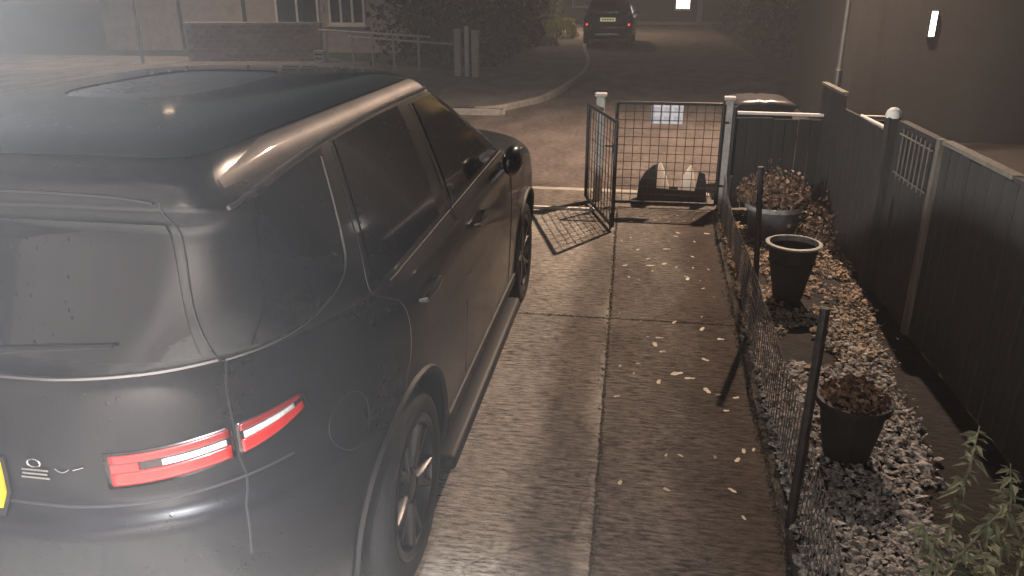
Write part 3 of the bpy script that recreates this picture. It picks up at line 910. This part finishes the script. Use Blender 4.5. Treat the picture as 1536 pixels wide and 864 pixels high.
# ================================================================== FRONT FENCE, BIN, SHRUB
ff = empty('front_fence', (.93, 8.30, 0), 0, 'dark board fence with a pale white top rail between gate post and corner post', 'fence')
bme = bevbox((.118, .02, .93), .004, 1).mesh('board', mat('tarred_board', (.016, .014, .013), .8, noise_amt=.3, scale=6, stretch=(8, 8, .8), bump=.3))
for k in range(12):
    inst('board', bme, ff, (.09 + .122 * k, 0 + rng.uniform(-.003, .003), .485 + rng.uniform(-.006, .006)), (rng.uniform(-.01, .01), 0, rng.uniform(-.012, .012)))
MB().tube([(.02, -.02, 1.0), (.72, -.025, .995), (1.50, -.02, .985)], .017, 8).build('top_rail', 'rail_white', ff, True)
MB().box((.75, .028, .25), (1.46, .03, .07)).build('back_rail', 'fence_wood', ff)
MB().box((.75, .028, .75), (1.46, .03, .07)).build('back_rail', 'fence_wood', ff)

bn = empty('wheelie_bin', (1.34, 9.45, -.0), R(3), 'dark wheeled rubbish bin with glinting lid behind the front fence', 'bin')
mb = MB(); vs = []
for z, w_, d_ in ((.06, .24, .27), (.9, .30, .34), (.93, .315, .355), (.96, .315, .355)):
    for x, y in ((-1, -1), (1, -1), (1, 1), (-1, 1)): vs.append((x * w_, y * d_, z))
mb.add(vs, [(j * 4 + k, j * 4 + (k + 1) % 4, (j + 1) * 4 + (k + 1) % 4, (j + 1) * 4 + k) for j in range(3) for k in range(4)] + [(3, 2, 1, 0)])
mb.build('bin_body', 'black_plastic', bn)
lid = MB()
def LP(i, j):
    x = -.335 + .67 * i / 10; y = -.37 + .75 * j / 8
    return (x, y, .968 + .055 * (1 - (abs(x) / .335) ** 4) * (1 - (abs(y) / .38) ** 6) + .012 * math.sin(x * 20) ** 2)
lid.grid(LP, 10, 8)
lo = lid.build('lid', mat('lid_plastic', (.05, .045, .045), .25), bn, True); solid(lo, .02)
MB().tube([(-.25, .38, .96), (-.25, .43, .96), (.25, .43, .96), (.25, .38, .96)], .014, 8).build('handle', 'black_plastic', bn, True)
for s in (-1, 1):
    MB().lathe([(.01, -.025), (.10, -.025), (.10, .025), (.01, .025)], 20, 'x', c=(s * .27, .29, .10)).build('wheel', 'tyre', bn, True)

def shrub(name, loc, h, prof, n, size, m, label, cat='shrub', seed=1, lean=0, group=None, trunk=True):
    r_ = random.Random(seed)
    t = empty(name, loc, 0, label, cat, group)
    if trunk:
        MB().tube([(0, 0, -.02), (lean * .3, 0, h * .35), (lean * .7, .02, h * .8)], [.03, .022, .008], 7).build('trunk', 'brown_twig', t, True)
    clumps = []
    for _ in range(26):
        q = r_.random(); an = r_.uniform(0, 6.283); rr = prof(q) * r_.uniform(.35, .95)
        clumps.append((Vector((rr * math.cos(an) + lean * q, rr * math.sin(an), q * h)), prof(q) * r_.uniform(.25, .5) + .03))
    def pos(g):
        c, s = g.choice(clumps)
        return c + Vector((g.gauss(0, .55), g.gauss(0, .55), g.gauss(0, .6))) * s
    leaf_cloud(r_, n, pos, size, m, 'crown', t)
    return t
# tall dark side fence along the bed, with a capped post
FXs = lambda y: 1.80 + .018 * (8.3 - y)
sf = empty('side_fence', (1.80, 8.3, 0), 0, 'tall dark close-boarded fence running along the planting bed', 'fence')
bme2 = bevbox((.022, .146, 1.26), .003, 1).mesh('board', 'fence_wood')
for k in range(46):
    y = 8.38 - .148 * k
    top = 0
    if 6.25 < y < 7.55: top = -.10
    inst('board', bme2, sf, (FXs(y) - 1.80 + rng.uniform(-.003, .003), y - 8.3, .64 + top + rng.uniform(-.004, .004)), (0, rng.uniform(-.006, .006), rng.uniform(-.015, .015)))
for (ya, yb, zc, m_) in ((8.45, 7.62, 1.285, 'fence_pale'), (6.0, 5.22, 1.285, 'fence_wood'), (5.16, 4.2, 1.295, 'fence_pale'), (4.18, 2.0, 1.29, 'fence_wood')):
    n_ = 4
    MB().box((FXs((ya + yb) / 2) - 1.80, (ya + yb) / 2 - 8.3, zc), (.06, ya - yb, .024), Matrix.Rotation(.018, 3, 'Z')).build('capping', m_, sf)
MB().tube([(FXs(6.95) - 1.82, 6.95 - 8.3, 1.19), (FXs(6.3) - 1.82, 6.3 - 8.3, 1.20)], .012, 8).build('short_rail', 'rail_white', sf, True)
MB().box((FXs(5.19) - 1.825, 5.19 - 8.3, .66), (.035, .055, 1.30)).build('pale_batten', 'fence_pale', sf)
for k in range(7): MB().tube([(FXs(5.9) - 1.828, 5.86 - .09 * k - 8.3, .92), (FXs(5.9) - 1.826, 5.86 - .09 * k - 8.3, 1.26)], .006, 6).build('trellis_strip', 'fence_pale', sf, True)
for z in (.95, 1.22): MB().tube([(FXs(5.9) - 1.832, 5.92 - 8.3, z), (FXs(5.3) - 1.832, 5.26 - 8.3, z)], .007, 6).build('trellis_strip', 'fence_pale', sf, True)
cp = empty('fence_post', (1.80, 6.1, 0), 0, 'dark fence post with a rounded pale cap beside the planting bed', 'post')
mb = bevbox((.09, .09, 1.31), .01); mb.v = [(x, y, z + .655) for x, y, z in mb.v]; mb.build('shaft', 'fence_wood', cp)
MB().lathe([(.050, 1.30), (.055, 1.32), (.046, 1.35), (.024, 1.37), (.001, 1.375)], 20).build('cap', 'rail_white', cp, True)
# dark litter at the foot of the side fence
# ================================================================== PLANTING BED
def in_bed(x, y): return .76 + .017 * (y - 2.5) < x < 2.3
mb = MB(); mb2 = MB(); r_ = random.Random(5)
for k in range(22000):
    y = 1.9 + 6.3 * r_.random(); x = .74 + .017 * (y - 2.5) + min(1.0, .62 + .09 * (y - 2.5)) * r_.random() ** 1.1 + max(0, r_.gauss(0, .04))
    s = r_.uniform(.006, .012) if r_.random() < .5 else r_.uniform(.010, .026)
    if noise.noise(Vector((x * 3.1, y * 2.2, 4))) > (.12 + .5 * r_.random()) - (.25 if y > 4.6 else 0): continue
    if r_.random() < .03: s *= 1.9
    c = Vector((x, y, .002 + r_.random() ** 2 * .02))
    rot = Matrix.Rotation(r_.uniform(0, 6.28), 3, 'Z') @ Matrix.Rotation(r_.gauss(0, .45), 3, 'X') @ Matrix.Rotation(r_.gauss(0, .45), 3, 'Y')
    tgt = mb2 if (y > 5.0 + r_.gauss(0, .7)) else mb
    a, b, h = s, s * r_.uniform(.5, .95), s * r_.uniform(.2, .5)
    vs = [rot @ Vector(p) + c for p in ((-a, -b * .5, 0), (0, -b, 0), (a, -b * .3, 0), (a * .7, b, 0), (-a * .6, b * .9, 0), (-.1 * a, 0, h))]
    tgt.add(vs, [(0, 1, 5), (1, 2, 5), (2, 3, 5), (3, 4, 5), (4, 0, 5)])
o = mb.build('stone_chippings', 'chips'); setp(o, 'grey stone chippings and litter covering the near part of the planting bed', 'chippings', None, 'stuff')
o = mb2.build('bark_chips', 'bark'); setp(o, 'orange lit bark chips covering the far end of the bed', 'bark chips', None, 'stuff')

# border fence of wire mesh on stakes
bf = empty('border_fence', (.80, 5, 0), 0, 'low wire mesh border fence on dark stakes edging the planting bed', 'fence')
fx = lambda y: .775 + .018 * (y - 3)
def stake(p0, p1, r=.018):
    MB().tube([Vector(p0) - Vector((.8, 5, 0)), Vector(p1) - Vector((.8, 5, 0))], [r * 1.05, r], 9).build('stake', 'stake', bf, True)
stake((.872, 5.29, -.05), (.80, 5.29, 1.083), .019)
stake((.745, 3.0, -.05), (.755, 3.0, 1.014), .020)
stake((.74, 1.2, -.05), (.72, 1.2, 1.0), .020)
stake((.86, 7.4, -.05), (.865, 7.4, .55), .014)
mb = MB(); r_ = random.Random(9)
HM = .40
def mp(y, z): return (fx(y) - .8 + .014 * math.sin(y * 2.2 + z * 3) + .004 * math.sin(y * 9 + 4 * z) - .03 * z * math.sin(y * 1.3), y - 5, z * (1 + .10 * math.sin(y * 1.7)))
ny = 118
for k in range(ny):
    y = 1.25 + 6.75 * k / ny
    mb.tube([mp(y + .01 * math.sin(k), HM * j / 4) for j in range(5)], .003, 4, False)
for j in range(9):
    mb.tube([mp(1.25 + 6.75 * k / 60, HM * j / 8) for k in range(61)], .0022, 4, False)
o = mb.build('wire_mesh', mat('dull_wire', (.14, .135, .13), .6, metal=.4, noise_amt=.4, scale=12), bf); o['kind'] = 'stuff'

# pots
def pot(name, loc, rb, rt, h, m, label, rimm=None, soil=None, th=.014, n=36, lip=.865):
    p = empty(name, loc, 0, label, 'pot')
    MB().lathe([(.001, 0), (rb, 0), (rb + (rt - rb) * .5, h * .5), (rt - .010, h * .965), (rt - th, h * .965), (rb, .02), (.001, .02)], n).build('pot_body', m, p, True)
    MB().lathe([(rt - .012, h * lip), (rt + .006, h * (lip + .005)), (rt + .01, h * .99), (rt, h), (rt - th * 1.2, h), (rt - th * 1.4, h * .88)], n, closed=True).build('rim', rimm or m, p, True)
    if soil:
        so = MB()
        so.lathe([(.001, h * soil + .03), (rt * .5, h * soil + .022), (rt * .80, h * soil + .004), (rt - th * 1.3, h * soil - .01)], 24)
        so.v = [(x, y, z + .012 * noise.noise(Vector((x * 22, y * 22, 1)))) for x, y, z in so.v]
        so.build('compost', 'soil', p, True)
    return p
pA = pot('plant_pot', (1.105, 3.60, .0), .105, .17, .33, 'pot_black', 'black plastic pot heaped with brown withered stems, beside a stake', None, .92)
r_ = random.Random(31)
leaf_cloud(r_, 900, lambda g: (lambda a, q: (q * math.cos(a), q * math.sin(a), .30 + g.random() * .11 * (1 - (q / .18) ** 2) + .01))(g.uniform(0, 6.283), .17 * g.random() ** .5), .035, 'dead_leaf', 'withered_plant', pA)
pB = pot('plant_pot', (1.165, 5.76, .0), .10, .19, .44, 'pot_black', 'tall dark empty pot with a worn pale rim', 'pot_rim', .7, lip=.955)
pC = pot('plant_pot', (1.27, 7.38, .0), .20, .25, .31, 'pot_grey', 'wide grey planter with a brown bushy plant near the front fence', 'pot_rim', .9)
leaf_cloud(r_, 2600, lambda g: (lambda a, q: (q * math.cos(a), q * math.sin(a) + .08, .32 + abs(g.gauss(0, .13)) * (1 - .5 * q / .33)))(g.uniform(0, 6.283), .33 * g.random() ** .6), .045, 'dead_leaf', 'bushy_plant', pC)
mb = MB()
for k in range(16):
    an = r_.uniform(0, 6.28); q = r_.uniform(.1, .3)
    mb.tube([(0, 0, .28), (q * .6 * math.cos(an), q * .6 * math.sin(an), .42), (q * math.cos(an), q * math.sin(an), r_.uniform(.45, .62))], [.006, .004, .002], 5)
mb.build('stems', 'brown_twig', pC, True)
leaf_cloud(r_, 700, lambda g: (.35 + g.gauss(0, .12), .0 + g.gauss(0, .18), abs(g.gauss(.12, .12))), .04, 'dead_leaf', 'side_growth', pC)['kind'] = 'stuff'

# leafy weeds at the near end of the bed
def weed(loc, h, n, seed, label):
    r_ = random.Random(seed)
    t = empty('tall_weed', loc, 0, label, 'plant', None)
    lean = Vector((r_.uniform(-.12, .12), r_.uniform(-.1, .1), 0))
    path = [Vector((0, 0, -.02)), lean * .25 + Vector((0, 0, h * .35)), lean * .6 + Vector((.01, 0, h * .7)), lean + Vector((0, 0, h))]
    MB().tube(path, [.006, .005, .004, .002], 6).build('stem', 'stem_pale', t, True)
    lf = MB()
    for k in range(n):
        q = .18 + .82 * (k / n) ** .85
        i = min(2, int(q * 3)); u = q * 3 - i
        p = path[i].lerp(path[i + 1], min(1, u))
        for w in range(r_.choice((3, 4, 5, 6))):
            an = r_.uniform(0, 6.283); L = r_.uniform(.05, .115) * (1.1 - .45 * q); dr = r_.uniform(-.5, .5)
            d = Vector((math.cos(an), math.sin(an), dr)).normalized(); e = Vector((-math.sin(an), math.cos(an), 0)); b = L * .17
            lf.add([p, p + d * L * .4 + e * b, p + d * L + Vector((0, 0, -.25 * L)), p + d * L * .4 - e * b], [(0, 1, 2), (0, 2, 3)])
    lf.build('leaves', 'leaf_pale', t)
    return t
ws = [((1.36, 2.95, 0), .60, 13), ((1.50, 2.78, 0), .52, 12), ((1.28, 2.72, 0), .46, 11), ((1.44, 2.55, 0), .56, 12), ((1.62, 2.70, 0), .48, 12), ((1.20, 2.52, 0), .36, 10), ((1.56, 2.48, 0), .42, 10), ((1.34, 2.42, 0), .40, 10), ((1.68, 2.95, 0), .44, 10)]
lbl = ['tallest pale leafy weed with whorled narrow leaves at the bed end', 'pale leafy weed beside the low hedge with drooping whorls', 'mid height weed close to the stone chippings', 'bushy pale weed in the middle of the clump', 'weed leaning on the low hedge foot',
       'short weed standing in the chippings nearest the border fence', 'short leafy weed among the taller weeds', 'small weed in front of the taller clump', 'weed furthest into the dark hedge foot']
for k, (l, h, n) in enumerate(ws): weed(l, h, n, 50 + k, lbl[k])

# moss and litter in the joints and along the bed edge
def mpos(g):
    k = g.random(); y = 1.6 + 6.4 * g.random()
    if k < .35: return (jl(y) + g.gauss(0, .008), y, .004)
    if k < .40: return (g.uniform(-.75, .7), 5.16 + g.gauss(0, .008), .002)
    return (jr(y) - abs(g.gauss(0, .018)), y, .006)
o = leaf_cloud(random.Random(15), 3200, mpos, .013, mat('moss', (.11, .105, .075), .95, noise_amt=.6, scale=5), 'moss')
setp(o, 'moss and litter filling the drive joints and edge', 'moss', None, 'stuff')
# fallen leaves
def leafmesh(seed, m):
    r_ = random.Random(seed); mb = MB(); n = 9; vs = [(0, 0, .008)]
    for k in range(n):
        a = 2 * math.pi * k / n
        rr = .5 * (1 + .35 * math.cos(2 * a)) * r_.uniform(.75, 1.15)
        vs.append((rr * math.cos(a), rr * math.sin(a) * .75, r_.uniform(.0, .10)))
    mb.add(vs, [(0, 1 + k, 1 + (k + 1) % n) for k in range(n)])
    return mb.mesh('fallen_leaf', m)
LM = [leafmesh(k, 'fallen') for k in range(5)]; LMd = [leafmesh(9 + k, 'fallen_dark') for k in range(3)]
fpx = [(.50, 5.06, .06), (.61, 4.91, .05), (.21, 4.87, .05), (.18, 4.76, .07), (.23, 4.66, .05), (.49, 4.58, .05), (.31, 4.36, .09), (.38, 4.31, .06), (.47, 4.17, .07), (.20, 4.24, .06), (.63, 4.11, .04), (.56, 3.95, .04),
       (.61, 3.55, .045), (.57, 3.46, .05), (.66, 3.57, .035), (.52, 3.20, .045), (.22, 3.16, .04), (.55, 3.0, .03), (.16, 6.33, .08), (.28, 6.40, .07), (.45, 6.05, .07), (.05, 6.75, .05), (.30, 6.8, .06), (.52, 6.62, .05), (.40, 7.2, .05), (-.05, 6.3, .05)]
for _ in range(62):
    fpx.append((rng.uniform(-.15, .70), 3.0 + 5.0 * rng.random() ** .6, rng.uniform(.018, .05)))
for k, (x, y, s) in enumerate(fpx):
    dk = k >= 26 and rng.random() < .4
    o = inst('fallen_leaf', (LMd if dk else LM)[k % (3 if dk else 5)], None, (x, y, .0045), (0, 0, rng.uniform(0, 6.28)), (s * .8, s * .8, s * .8))
    if dk: setp(o, 'small brown fallen leaf lying on the concrete path strip', 'leaf', 'brown fallen leaves on the path')
    else: setp(o, 'pale fallen leaf lying flat on the concrete path strip', 'leaf', 'pale fallen leaves on the path')

# ================================================================== LAMPS
def spot(name, loc, power, col, size, blend, parent, rot=(0, 0, 0), radius=.06):
    d = bpy.data.lights.new(name, 'SPOT'); d.energy = power; d.color = col; d.spot_size = R(size); d.spot_blend = blend; d.shadow_soft_size = radius
    o = bpy.data.objects.new(name, d); COL.objects.link(o); o.location = loc; o.rotation_euler = rot; o.parent = parent
    return o
def street_lamp(loc, h, arm, rz, power, label, cone=128, aim=(0, 0)):
    t = empty('street_lamp', loc, rz, label, 'street lamp')
    MB().tube([(0, 0, -.05), (0, 0, 1.1)], .05, 14).build('base_section', 'lamp_metal', t, True)
    MB().tube([(0, 0, 1.1), (0, 0, 1.14), (0, 0, h - .25)], [.05, .03, .024], 14).build('column', 'lamp_metal', t, True)
    MB().tube(smooth_path([(0, 0, h - .3), (0, 0, h - .08), (-.15, 0, h + .02), (-arm, 0, h + .05)], 5), .026, 10).build('arm', 'lamp_metal', t, True)
    hd_ = bevbox((.52, .22, .10), .03, 3); hd_.v = [(x - arm - .2, y, z + h + .06) for x, y, z in hd_.v]
    hh = hd_.build('lamp_head', 'lamp_metal', t, True)
    MB().box((-arm - .22, 0, h + .004), (.34, .16, .02)).build('lens', 'street_lens', hh)
    spot('street_light', (-arm - .22, 0, h - .03), power, STREET_COL, cone, .8, t, rot=(aim[0], aim[1], -rz))
    return t
street_lamp((2.56, 11.3, .05), 6.0, .35, R(20), STREET_W, 'tall slim pale street lamp column behind the corner of the front fence', 142, (R(-16), R(6)))
street_lamp((-5.2, 40.5, .05), 7.0, .8, R(200), 3600, 'distant street lamp column behind the hedge by the far parked car', 150)

street_lamp((-14.6, 22.2, .06), 6.5, .5, R(250), 1500, 'dark pole before the brick garden wall with a lamp head added')  # plain pole given a lamp to brighten the opposite house

# unseen wall added beside the drive to carry a white fill lamp
gw = empty('added_wall', (-3.5, 1.0, 0), 0, 'unseen rendered wall added beside the drive to hold the fill lamp', 'wall')
MB().box((-.15, .0, 1.5), (.3, 4.6, 3.1)).build('wall_face', 'render_wall', gw)
wl = empty('fill_lamp', (-3.345, 3.0, 2.32), 0, 'round white bulkhead lamp added out of view as fill', 'lamp')
MB().lathe([(.001, .0), (.14, .0), (.145, .02), (.14, .05), (.12, .055)], 28, 'x').build('backplate', 'galv', wl, True)
MB().lathe([(.118, .045), (.115, .07), (.09, .10), (.045, .118), (.001, .122)], 28, 'x').build('diffuser', 'added_lens', wl, True)
d = bpy.data.lights.new('fill_light', 'POINT'); d.energy = FILL_W; d.color = (.97, .98, 1.0); d.shadow_soft_size = .08
o = bpy.data.objects.new('fill_light', d); COL.objects.link(o); o.location = (.21, 0, 0); o.parent = wl

# unseen house front behind the camera; canopy and downlight are added for glow
hf = empty('house_front', (0, 0, 0), 0, 'rendered front wall of the house at the head of the drive', 'wall')
MB().box((.6, -.32, 2.7), (7.6, .3, 5.5)).build('wall_face', 'render_wall', hf)
pc = empty('added_canopy', (-1.0, .45, 2.80), 0, 'flat white canopy added out of view to hold the downlight', 'canopy')
cb = bevbox((1.9, 1.25, .12), .012); cb.build('canopy_slab', 'window_white', pc)
for x in (-.85, .85):
    MB().tube([(x, -.60, -.55), (x, -.25, -.28), (x, .35, -.065)], .022, 8).build('bracket', 'iron', pc, True)
dl = empty('veil_downlight', (-.76, .68, 2.74), 0, 'round white downlight added out of view to light the mist', 'lamp')
MB().lathe([(.04, -.004), (.062, -.004), (.064, .0), (.064, .012), (.05, .012), (.042, .006)], 28, closed=True).build('bezel', 'chrome', dl, True)
MB().lathe([(.001, .004), (.043, .004), (.043, .009), (.001, .009)], 24).build('diffuser', 'added_lens', dl, True)
spot('veil_light', (0, 0, -.02), VEIL_W, (.97, .98, 1.0), 94, 1.0, dl, rot=(R(-9), 0, 0), radius=.05)
# ================================================================== OPPOSITE SIDE
def brick_panel(parent, W, H, x0=0, y0=0, bl=.23, bh=.08, nx_max=40):
    """front face of bricks set proud of a mortar core"""
    meshes = [bevbox((bl - .012, .03, bh - .012), .004, 1).mesh('brick', m) for m in ('brick_a', 'brick_b', 'brick_a')]
    half = [bevbox((bl / 2 - .012, .03, bh - .012), .004, 1).mesh('brick', m) for m in ('brick_a', 'brick_b')]
    return meshes, half
# low brick garden wall
gwall = empty('garden_wall', (-13.6, 23.0, 0), math.atan2(.62, 3.8), 'low brick garden wall with flat coping in front of the opposite house', 'wall')
W_, H_ = 4.05, 1.12
MB().box((W_ / 2, .12, H_ / 2), (W_, .2, H_)).build('core', 'mortar', gwall)
ms, _ = brick_panel(gwall, W_, H_)
bl, bh = .3, .14
ms = [bevbox((bl - .016, .04, bh - .016), .004, 1).mesh('brick', m) for m in ('brick_a', 'brick_b', 'brick_a')]
for j in range(8):
    for i in range(13):
        x = bl * (i + .5) + (bl / 2 if j % 2 else 0) + .04
        if x > W_ - .1: continue
        inst('brick', ms[rng.randrange(3)], gwall, (x, .014, bh * (j + .5)), (0, 0, 0))
MB().box((W_ / 2, .12, H_ + .03), (W_ + .06, .30, .06)).build('coping', 'kerb', gwall)

# opposite house
H = empty('opposite_house', (-20.0, 28.3, 0), 0, 'pale rendered house with white framed windows across the street', 'house')
MB().box((6.2, 3.0, 2.6), (12.4, 6.0, 5.3)).build('wall', 'render_wall', H)
rf = MB(); rf.add([(-.3, -.4, 5.2), (12.7, -.4, 5.2), (12.7, 6.4, 5.2), (-.3, 6.4, 5.2), (-.3, 3, 7.6), (12.7, 3, 7.6)], [(0, 1, 5, 4), (2, 3, 4, 5), (1, 2, 5), (3, 0, 4), (3, 2, 1, 0)])
rf.build('roof', 'slate', H)
def window(parent, x, z, w, h, y=-.0, cols=3, lit=None):
    f = empty('window', (x, y, z)); f.parent = parent
    MB().box((w / 2, .02, h / 2), (w, .02, h)).build('pane', lit or 'dark_pane', f)
    mb = MB()
    for k in range(cols + 1):
        mb.box((w * k / cols, -.012, h / 2), (.07, .08, h + .07))
    mb.box((w / 2, -.010, 0), (w, .07, .07)).box((w / 2, -.010, h), (w, .07, .07)).box((w / 2, -.008, h * .72), (w, .05, .05))
    mb.build('frame', 'window_white', f)
    MB().box((w / 2, -.06, -.07), (w + .2, .16, .06)).build('sill', 'window_white', f)
    return f
for x, w, c in ((6.95, 1.55, 2), (8.95, 1.25, 3)):
    window(H, x, .95, w, 1.35, -.035, c)
for x, w in ((1.6, 1.5), (6.95, 1.5), (9.2, 1.2)):
    window(H, x, 3.3, w, 1.2, -.035, 2)
for x in (2.2 + 1.0, 5.7):
    MB().tube([(x, -.07, 0), (x, -.07, 5.1)], .06, 8).build('drainpipe', 'iron', H, True)
MB().box((8.68, -.05, 1.45), (.10, .08, .16)).build('door_light', 'galv', H)
# tubular railings
rl = empty('street_railing', (-9.62, 23.62, .05), math.atan2(20.15 - 23.62, -4.75 + 9.62), 'pale tubular metal railing along the corner pavement', 'railing')
LR = math.hypot(4.87, 3.47)
MB().tube([(0, 0, .92), (LR * .86, 0, .92)], .03, 8).build('top_rail', 'galv', rl, True)
MB().tube([(LR * .25, .02, .78), (LR, .02, .78)], .025, 8).build('lower_rail', 'galv', rl, True)
pm = MB().tube([(0, 0, -.02), (0, 0, .92)], .028, 8).mesh('railing_post', 'galv', True)
for q in (.06, .28, .44, .60, .78): inst('railing_post', pm, rl, (LR * q, .0, 0))
for k, (x, y, h, w) in enumerate(((-4.62, 20.25, 1.15, .16), (-4.36, 20.12, 1.22, .10), (-4.12, 20.02, 1.12, .17))):
    mb = bevbox((w, w, h), .012); mb.v = [(a, b, c + h / 2) for a, b, c in mb.v]
    o = mb.build('bollard', 'white_post' if k == 1 else 'mortar', None, loc=(x, y, .05))
    setp(o, ['square grey timber bollard at the end of the tubular railing', 'slim pale post between two square bollards', 'square grey timber bollard nearest the side road'][k], 'post')
pk = empty('parcel_box', (-9.5, 23.25, .06), 0, 'small pale box with dark stripes at the foot of the brick wall end', 'box')
MB().box((0, 0, .17), (.3, .25, .34)).build('carton', 'white_post', pk)
for z in (.12, .24): MB().box((0, -.127, z), (.24, .004, .05)).build('stripe', 'black_print', pk)

def hedge(name, x0, x1, y0, y1, h, n, size, m, label, seed, z=.05):
    t = empty(name, ((x0 + x1) / 2, (y0 + y1) / 2, z), 0, label, 'hedge')
    r_ = random.Random(seed); wx, wy = (x1 - x0) / 2, (y1 - y0) / 2
    def pos(g):
        while True:
            x, y, q = g.uniform(-1, 1), g.uniform(-1, 1), g.random()
            edge = max(abs(x), q if q > .5 else 0, abs(y) ** 2)
            if g.random() < edge ** 3 + .05: break
        b = .16 * noise.noise(Vector((x * wx * .8, y * wy * .8, q * 3))) + .1 * noise.noise(Vector((x * wx * 2.5, y * wy * 2.5, q * 6)))
        return (x * wx * (1 + b) * (1 - .2 * q * q), y * wy * (1 + b * .3), q * h * (1 + b))
    leaf_cloud(r_, n, pos, size, m, 'crown', t)
    mb = MB(); L = max(wx, wy) * 2
    for k in range(max(3, int(L / 1.2))):
        q = (k + .5) / max(3, int(L / 1.2)) * 2 - 1
        px, py = (0, q * wy) if wy > wx else (q * wx, 0)
        MB().tube([(px, py, -.06), (px + .05, py, h * .4), (px - .04, py + .05, h * .85)], [.05, .035, .015], 6).build('trunk', 'brown_twig', t, True)
    return t
hedge('tall_hedge', -7.6, -4.0, 22.6, 34.5, 3.2, 9000, .22, 'leaf_dark', 'tall dark hedge behind the railing and corner pavement', 61)
hedge('boundary_hedge', 4.3, 6.2, 20.5, 50, 3.2, 9000, .24, 'leaf_dark', 'long tall dark hedge lining the right side of the side road', 62)
hedge('low_yellow_bush', -4.6, -3.0, 35.6, 38.2, .75, 2200, .10, 'leaf_yellow', 'low yellow green bush lit at the kerb beside the far parked car', 63)
hedge('low_leafy_bush', -5.8, -4.2, 38.5, 44, 1.7, 2500, .16, 'leaf_mid', 'mid green bush behind the low yellow green one', 64)
for k, (x, y) in enumerate(((-3.9, 33.0), (-3.55, 31.2))):
    hedge('litter_heap', x - .35, x + .35, y - .3, y + .3, .25, 180, .10, 'dead_leaf', ['heap of brown leaves under the tall hedge edge', 'second heap of brown leaves nearer the corner on the pavement'][k], 70 + k, .06)

# house at the far end of the side road
FH = empty('end_house', (-8.0, 58, 0), 0, 'brick house closing the end of the side road with one lit window', 'house')
MB().box((9, 3, 2.6), (18, 6, 5.3)).build('wall', 'brick_b', FH)
rf2 = MB(); rf2.add([(-.3, -.4, 5.2), (18.3, -.4, 5.2), (18.3, 6.4, 5.2), (-.3, 6.4, 5.2), (-.3, 3, 7.6), (18.3, 3, 7.6)], [(0, 1, 5, 4), (2, 3, 4, 5), (1, 2, 5), (3, 0, 4), (3, 2, 1, 0)])
rf2.build('roof', 'slate', FH)
window(FH, 10.0, .75, .95, 1.5, -.04, 2, 'lit_white')
window(FH, 3.0, .9, 1.6, 1.3, -.04, 2)
window(FH, 13.5, .9, 1.6, 1.3, -.04, 2)
ep = gatepost((3.25, 52.2, .1), 1.6, .28, 'pale pier at the end of the low white kerb down the side road', 'white_post')
for k, x in enumerate((-5.5, -4.8)):
    pass

# neighbouring house on the right with a narrow lit window
NH = empty('neighbour_house', (3.0, 12.4, 0), 0, 'dark rendered neighbouring house with a narrow lit window slit', 'house')
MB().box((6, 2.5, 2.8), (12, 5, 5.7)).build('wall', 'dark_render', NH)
rf3 = MB(); rf3.add([(-.3, -.4, 5.6), (12.3, -.4, 5.6), (12.3, 5.4, 5.6), (-.3, 5.4, 5.6), (-.3, 2.5, 7.4), (12.3, 2.5, 7.4)], [(0, 1, 5, 4), (2, 3, 4, 5), (1, 2, 5), (3, 0, 4), (3, 2, 1, 0)])
rf3.build('roof', 'slate', NH)
f = empty('window', (.96, -.02, 1.53)); f.scale = (.75, 1, .75); f.parent = NH
MB().box((0, -.01, .22), (.10, .03, .44)).build('pane', 'lit_white', f)
MB().box((0, -.008, -.014), (.14, .04, .02)).box((0, -.008, .454), (.14, .04, .02)).box((-.06, -.008, .22), (.018, .04, .44)).box((.06, -.008, .22), (.018, .04, .44)).build('frame', 'iron', f)
# amber garden light at the right edge
al = empty('garden_light', (2.02, 4.28, .05), 0, 'small amber garden light on a tall spike behind the side fence', 'light')
MB().tube([(0, 0, -.07), (0, 0, 1.20)], .010, 8).build('spike', 'iron', al, True)
MB().lathe([(.001, 1.20), (.022, 1.20), (.026, 1.23), (.022, 1.26), (.001, 1.26)], 16).build('lantern', 'lit_amber', al, True)
MB().lathe([(.001, 1.285), (.035, 1.264), (.035, 1.258), (.001, 1.258)], 16).build('cap', 'iron', al, True)

# ================================================================== MIST FOR LENS GLARE
mb = MB(); mb.box((0, 0, 9.0), (240, 240, 20.2))  # mist box added to imitate lens glare, lit by the added lamps
hz = mb.build('glare_haze', None); hz['kind'] = 'stuff'
setp(hz, 'thin pale mist added to imitate lens glare', 'mist')
hm = bpy.data.materials.new('glare_haze'); hm.use_nodes = True
nt = hm.node_tree; nt.nodes.clear()
out_ = nt.nodes.new('ShaderNodeOutputMaterial'); pv = nt.nodes.new('ShaderNodeVolumePrincipled')
pv.inputs['Color'].default_value = (.85, .85, .87, 1); pv.inputs['Density'].default_value = HAZE; pv.inputs['Anisotropy'].default_value = .0
nt.links.new(pv.outputs[0], out_.inputs['Volume'])
hz.data.materials.append(hm)
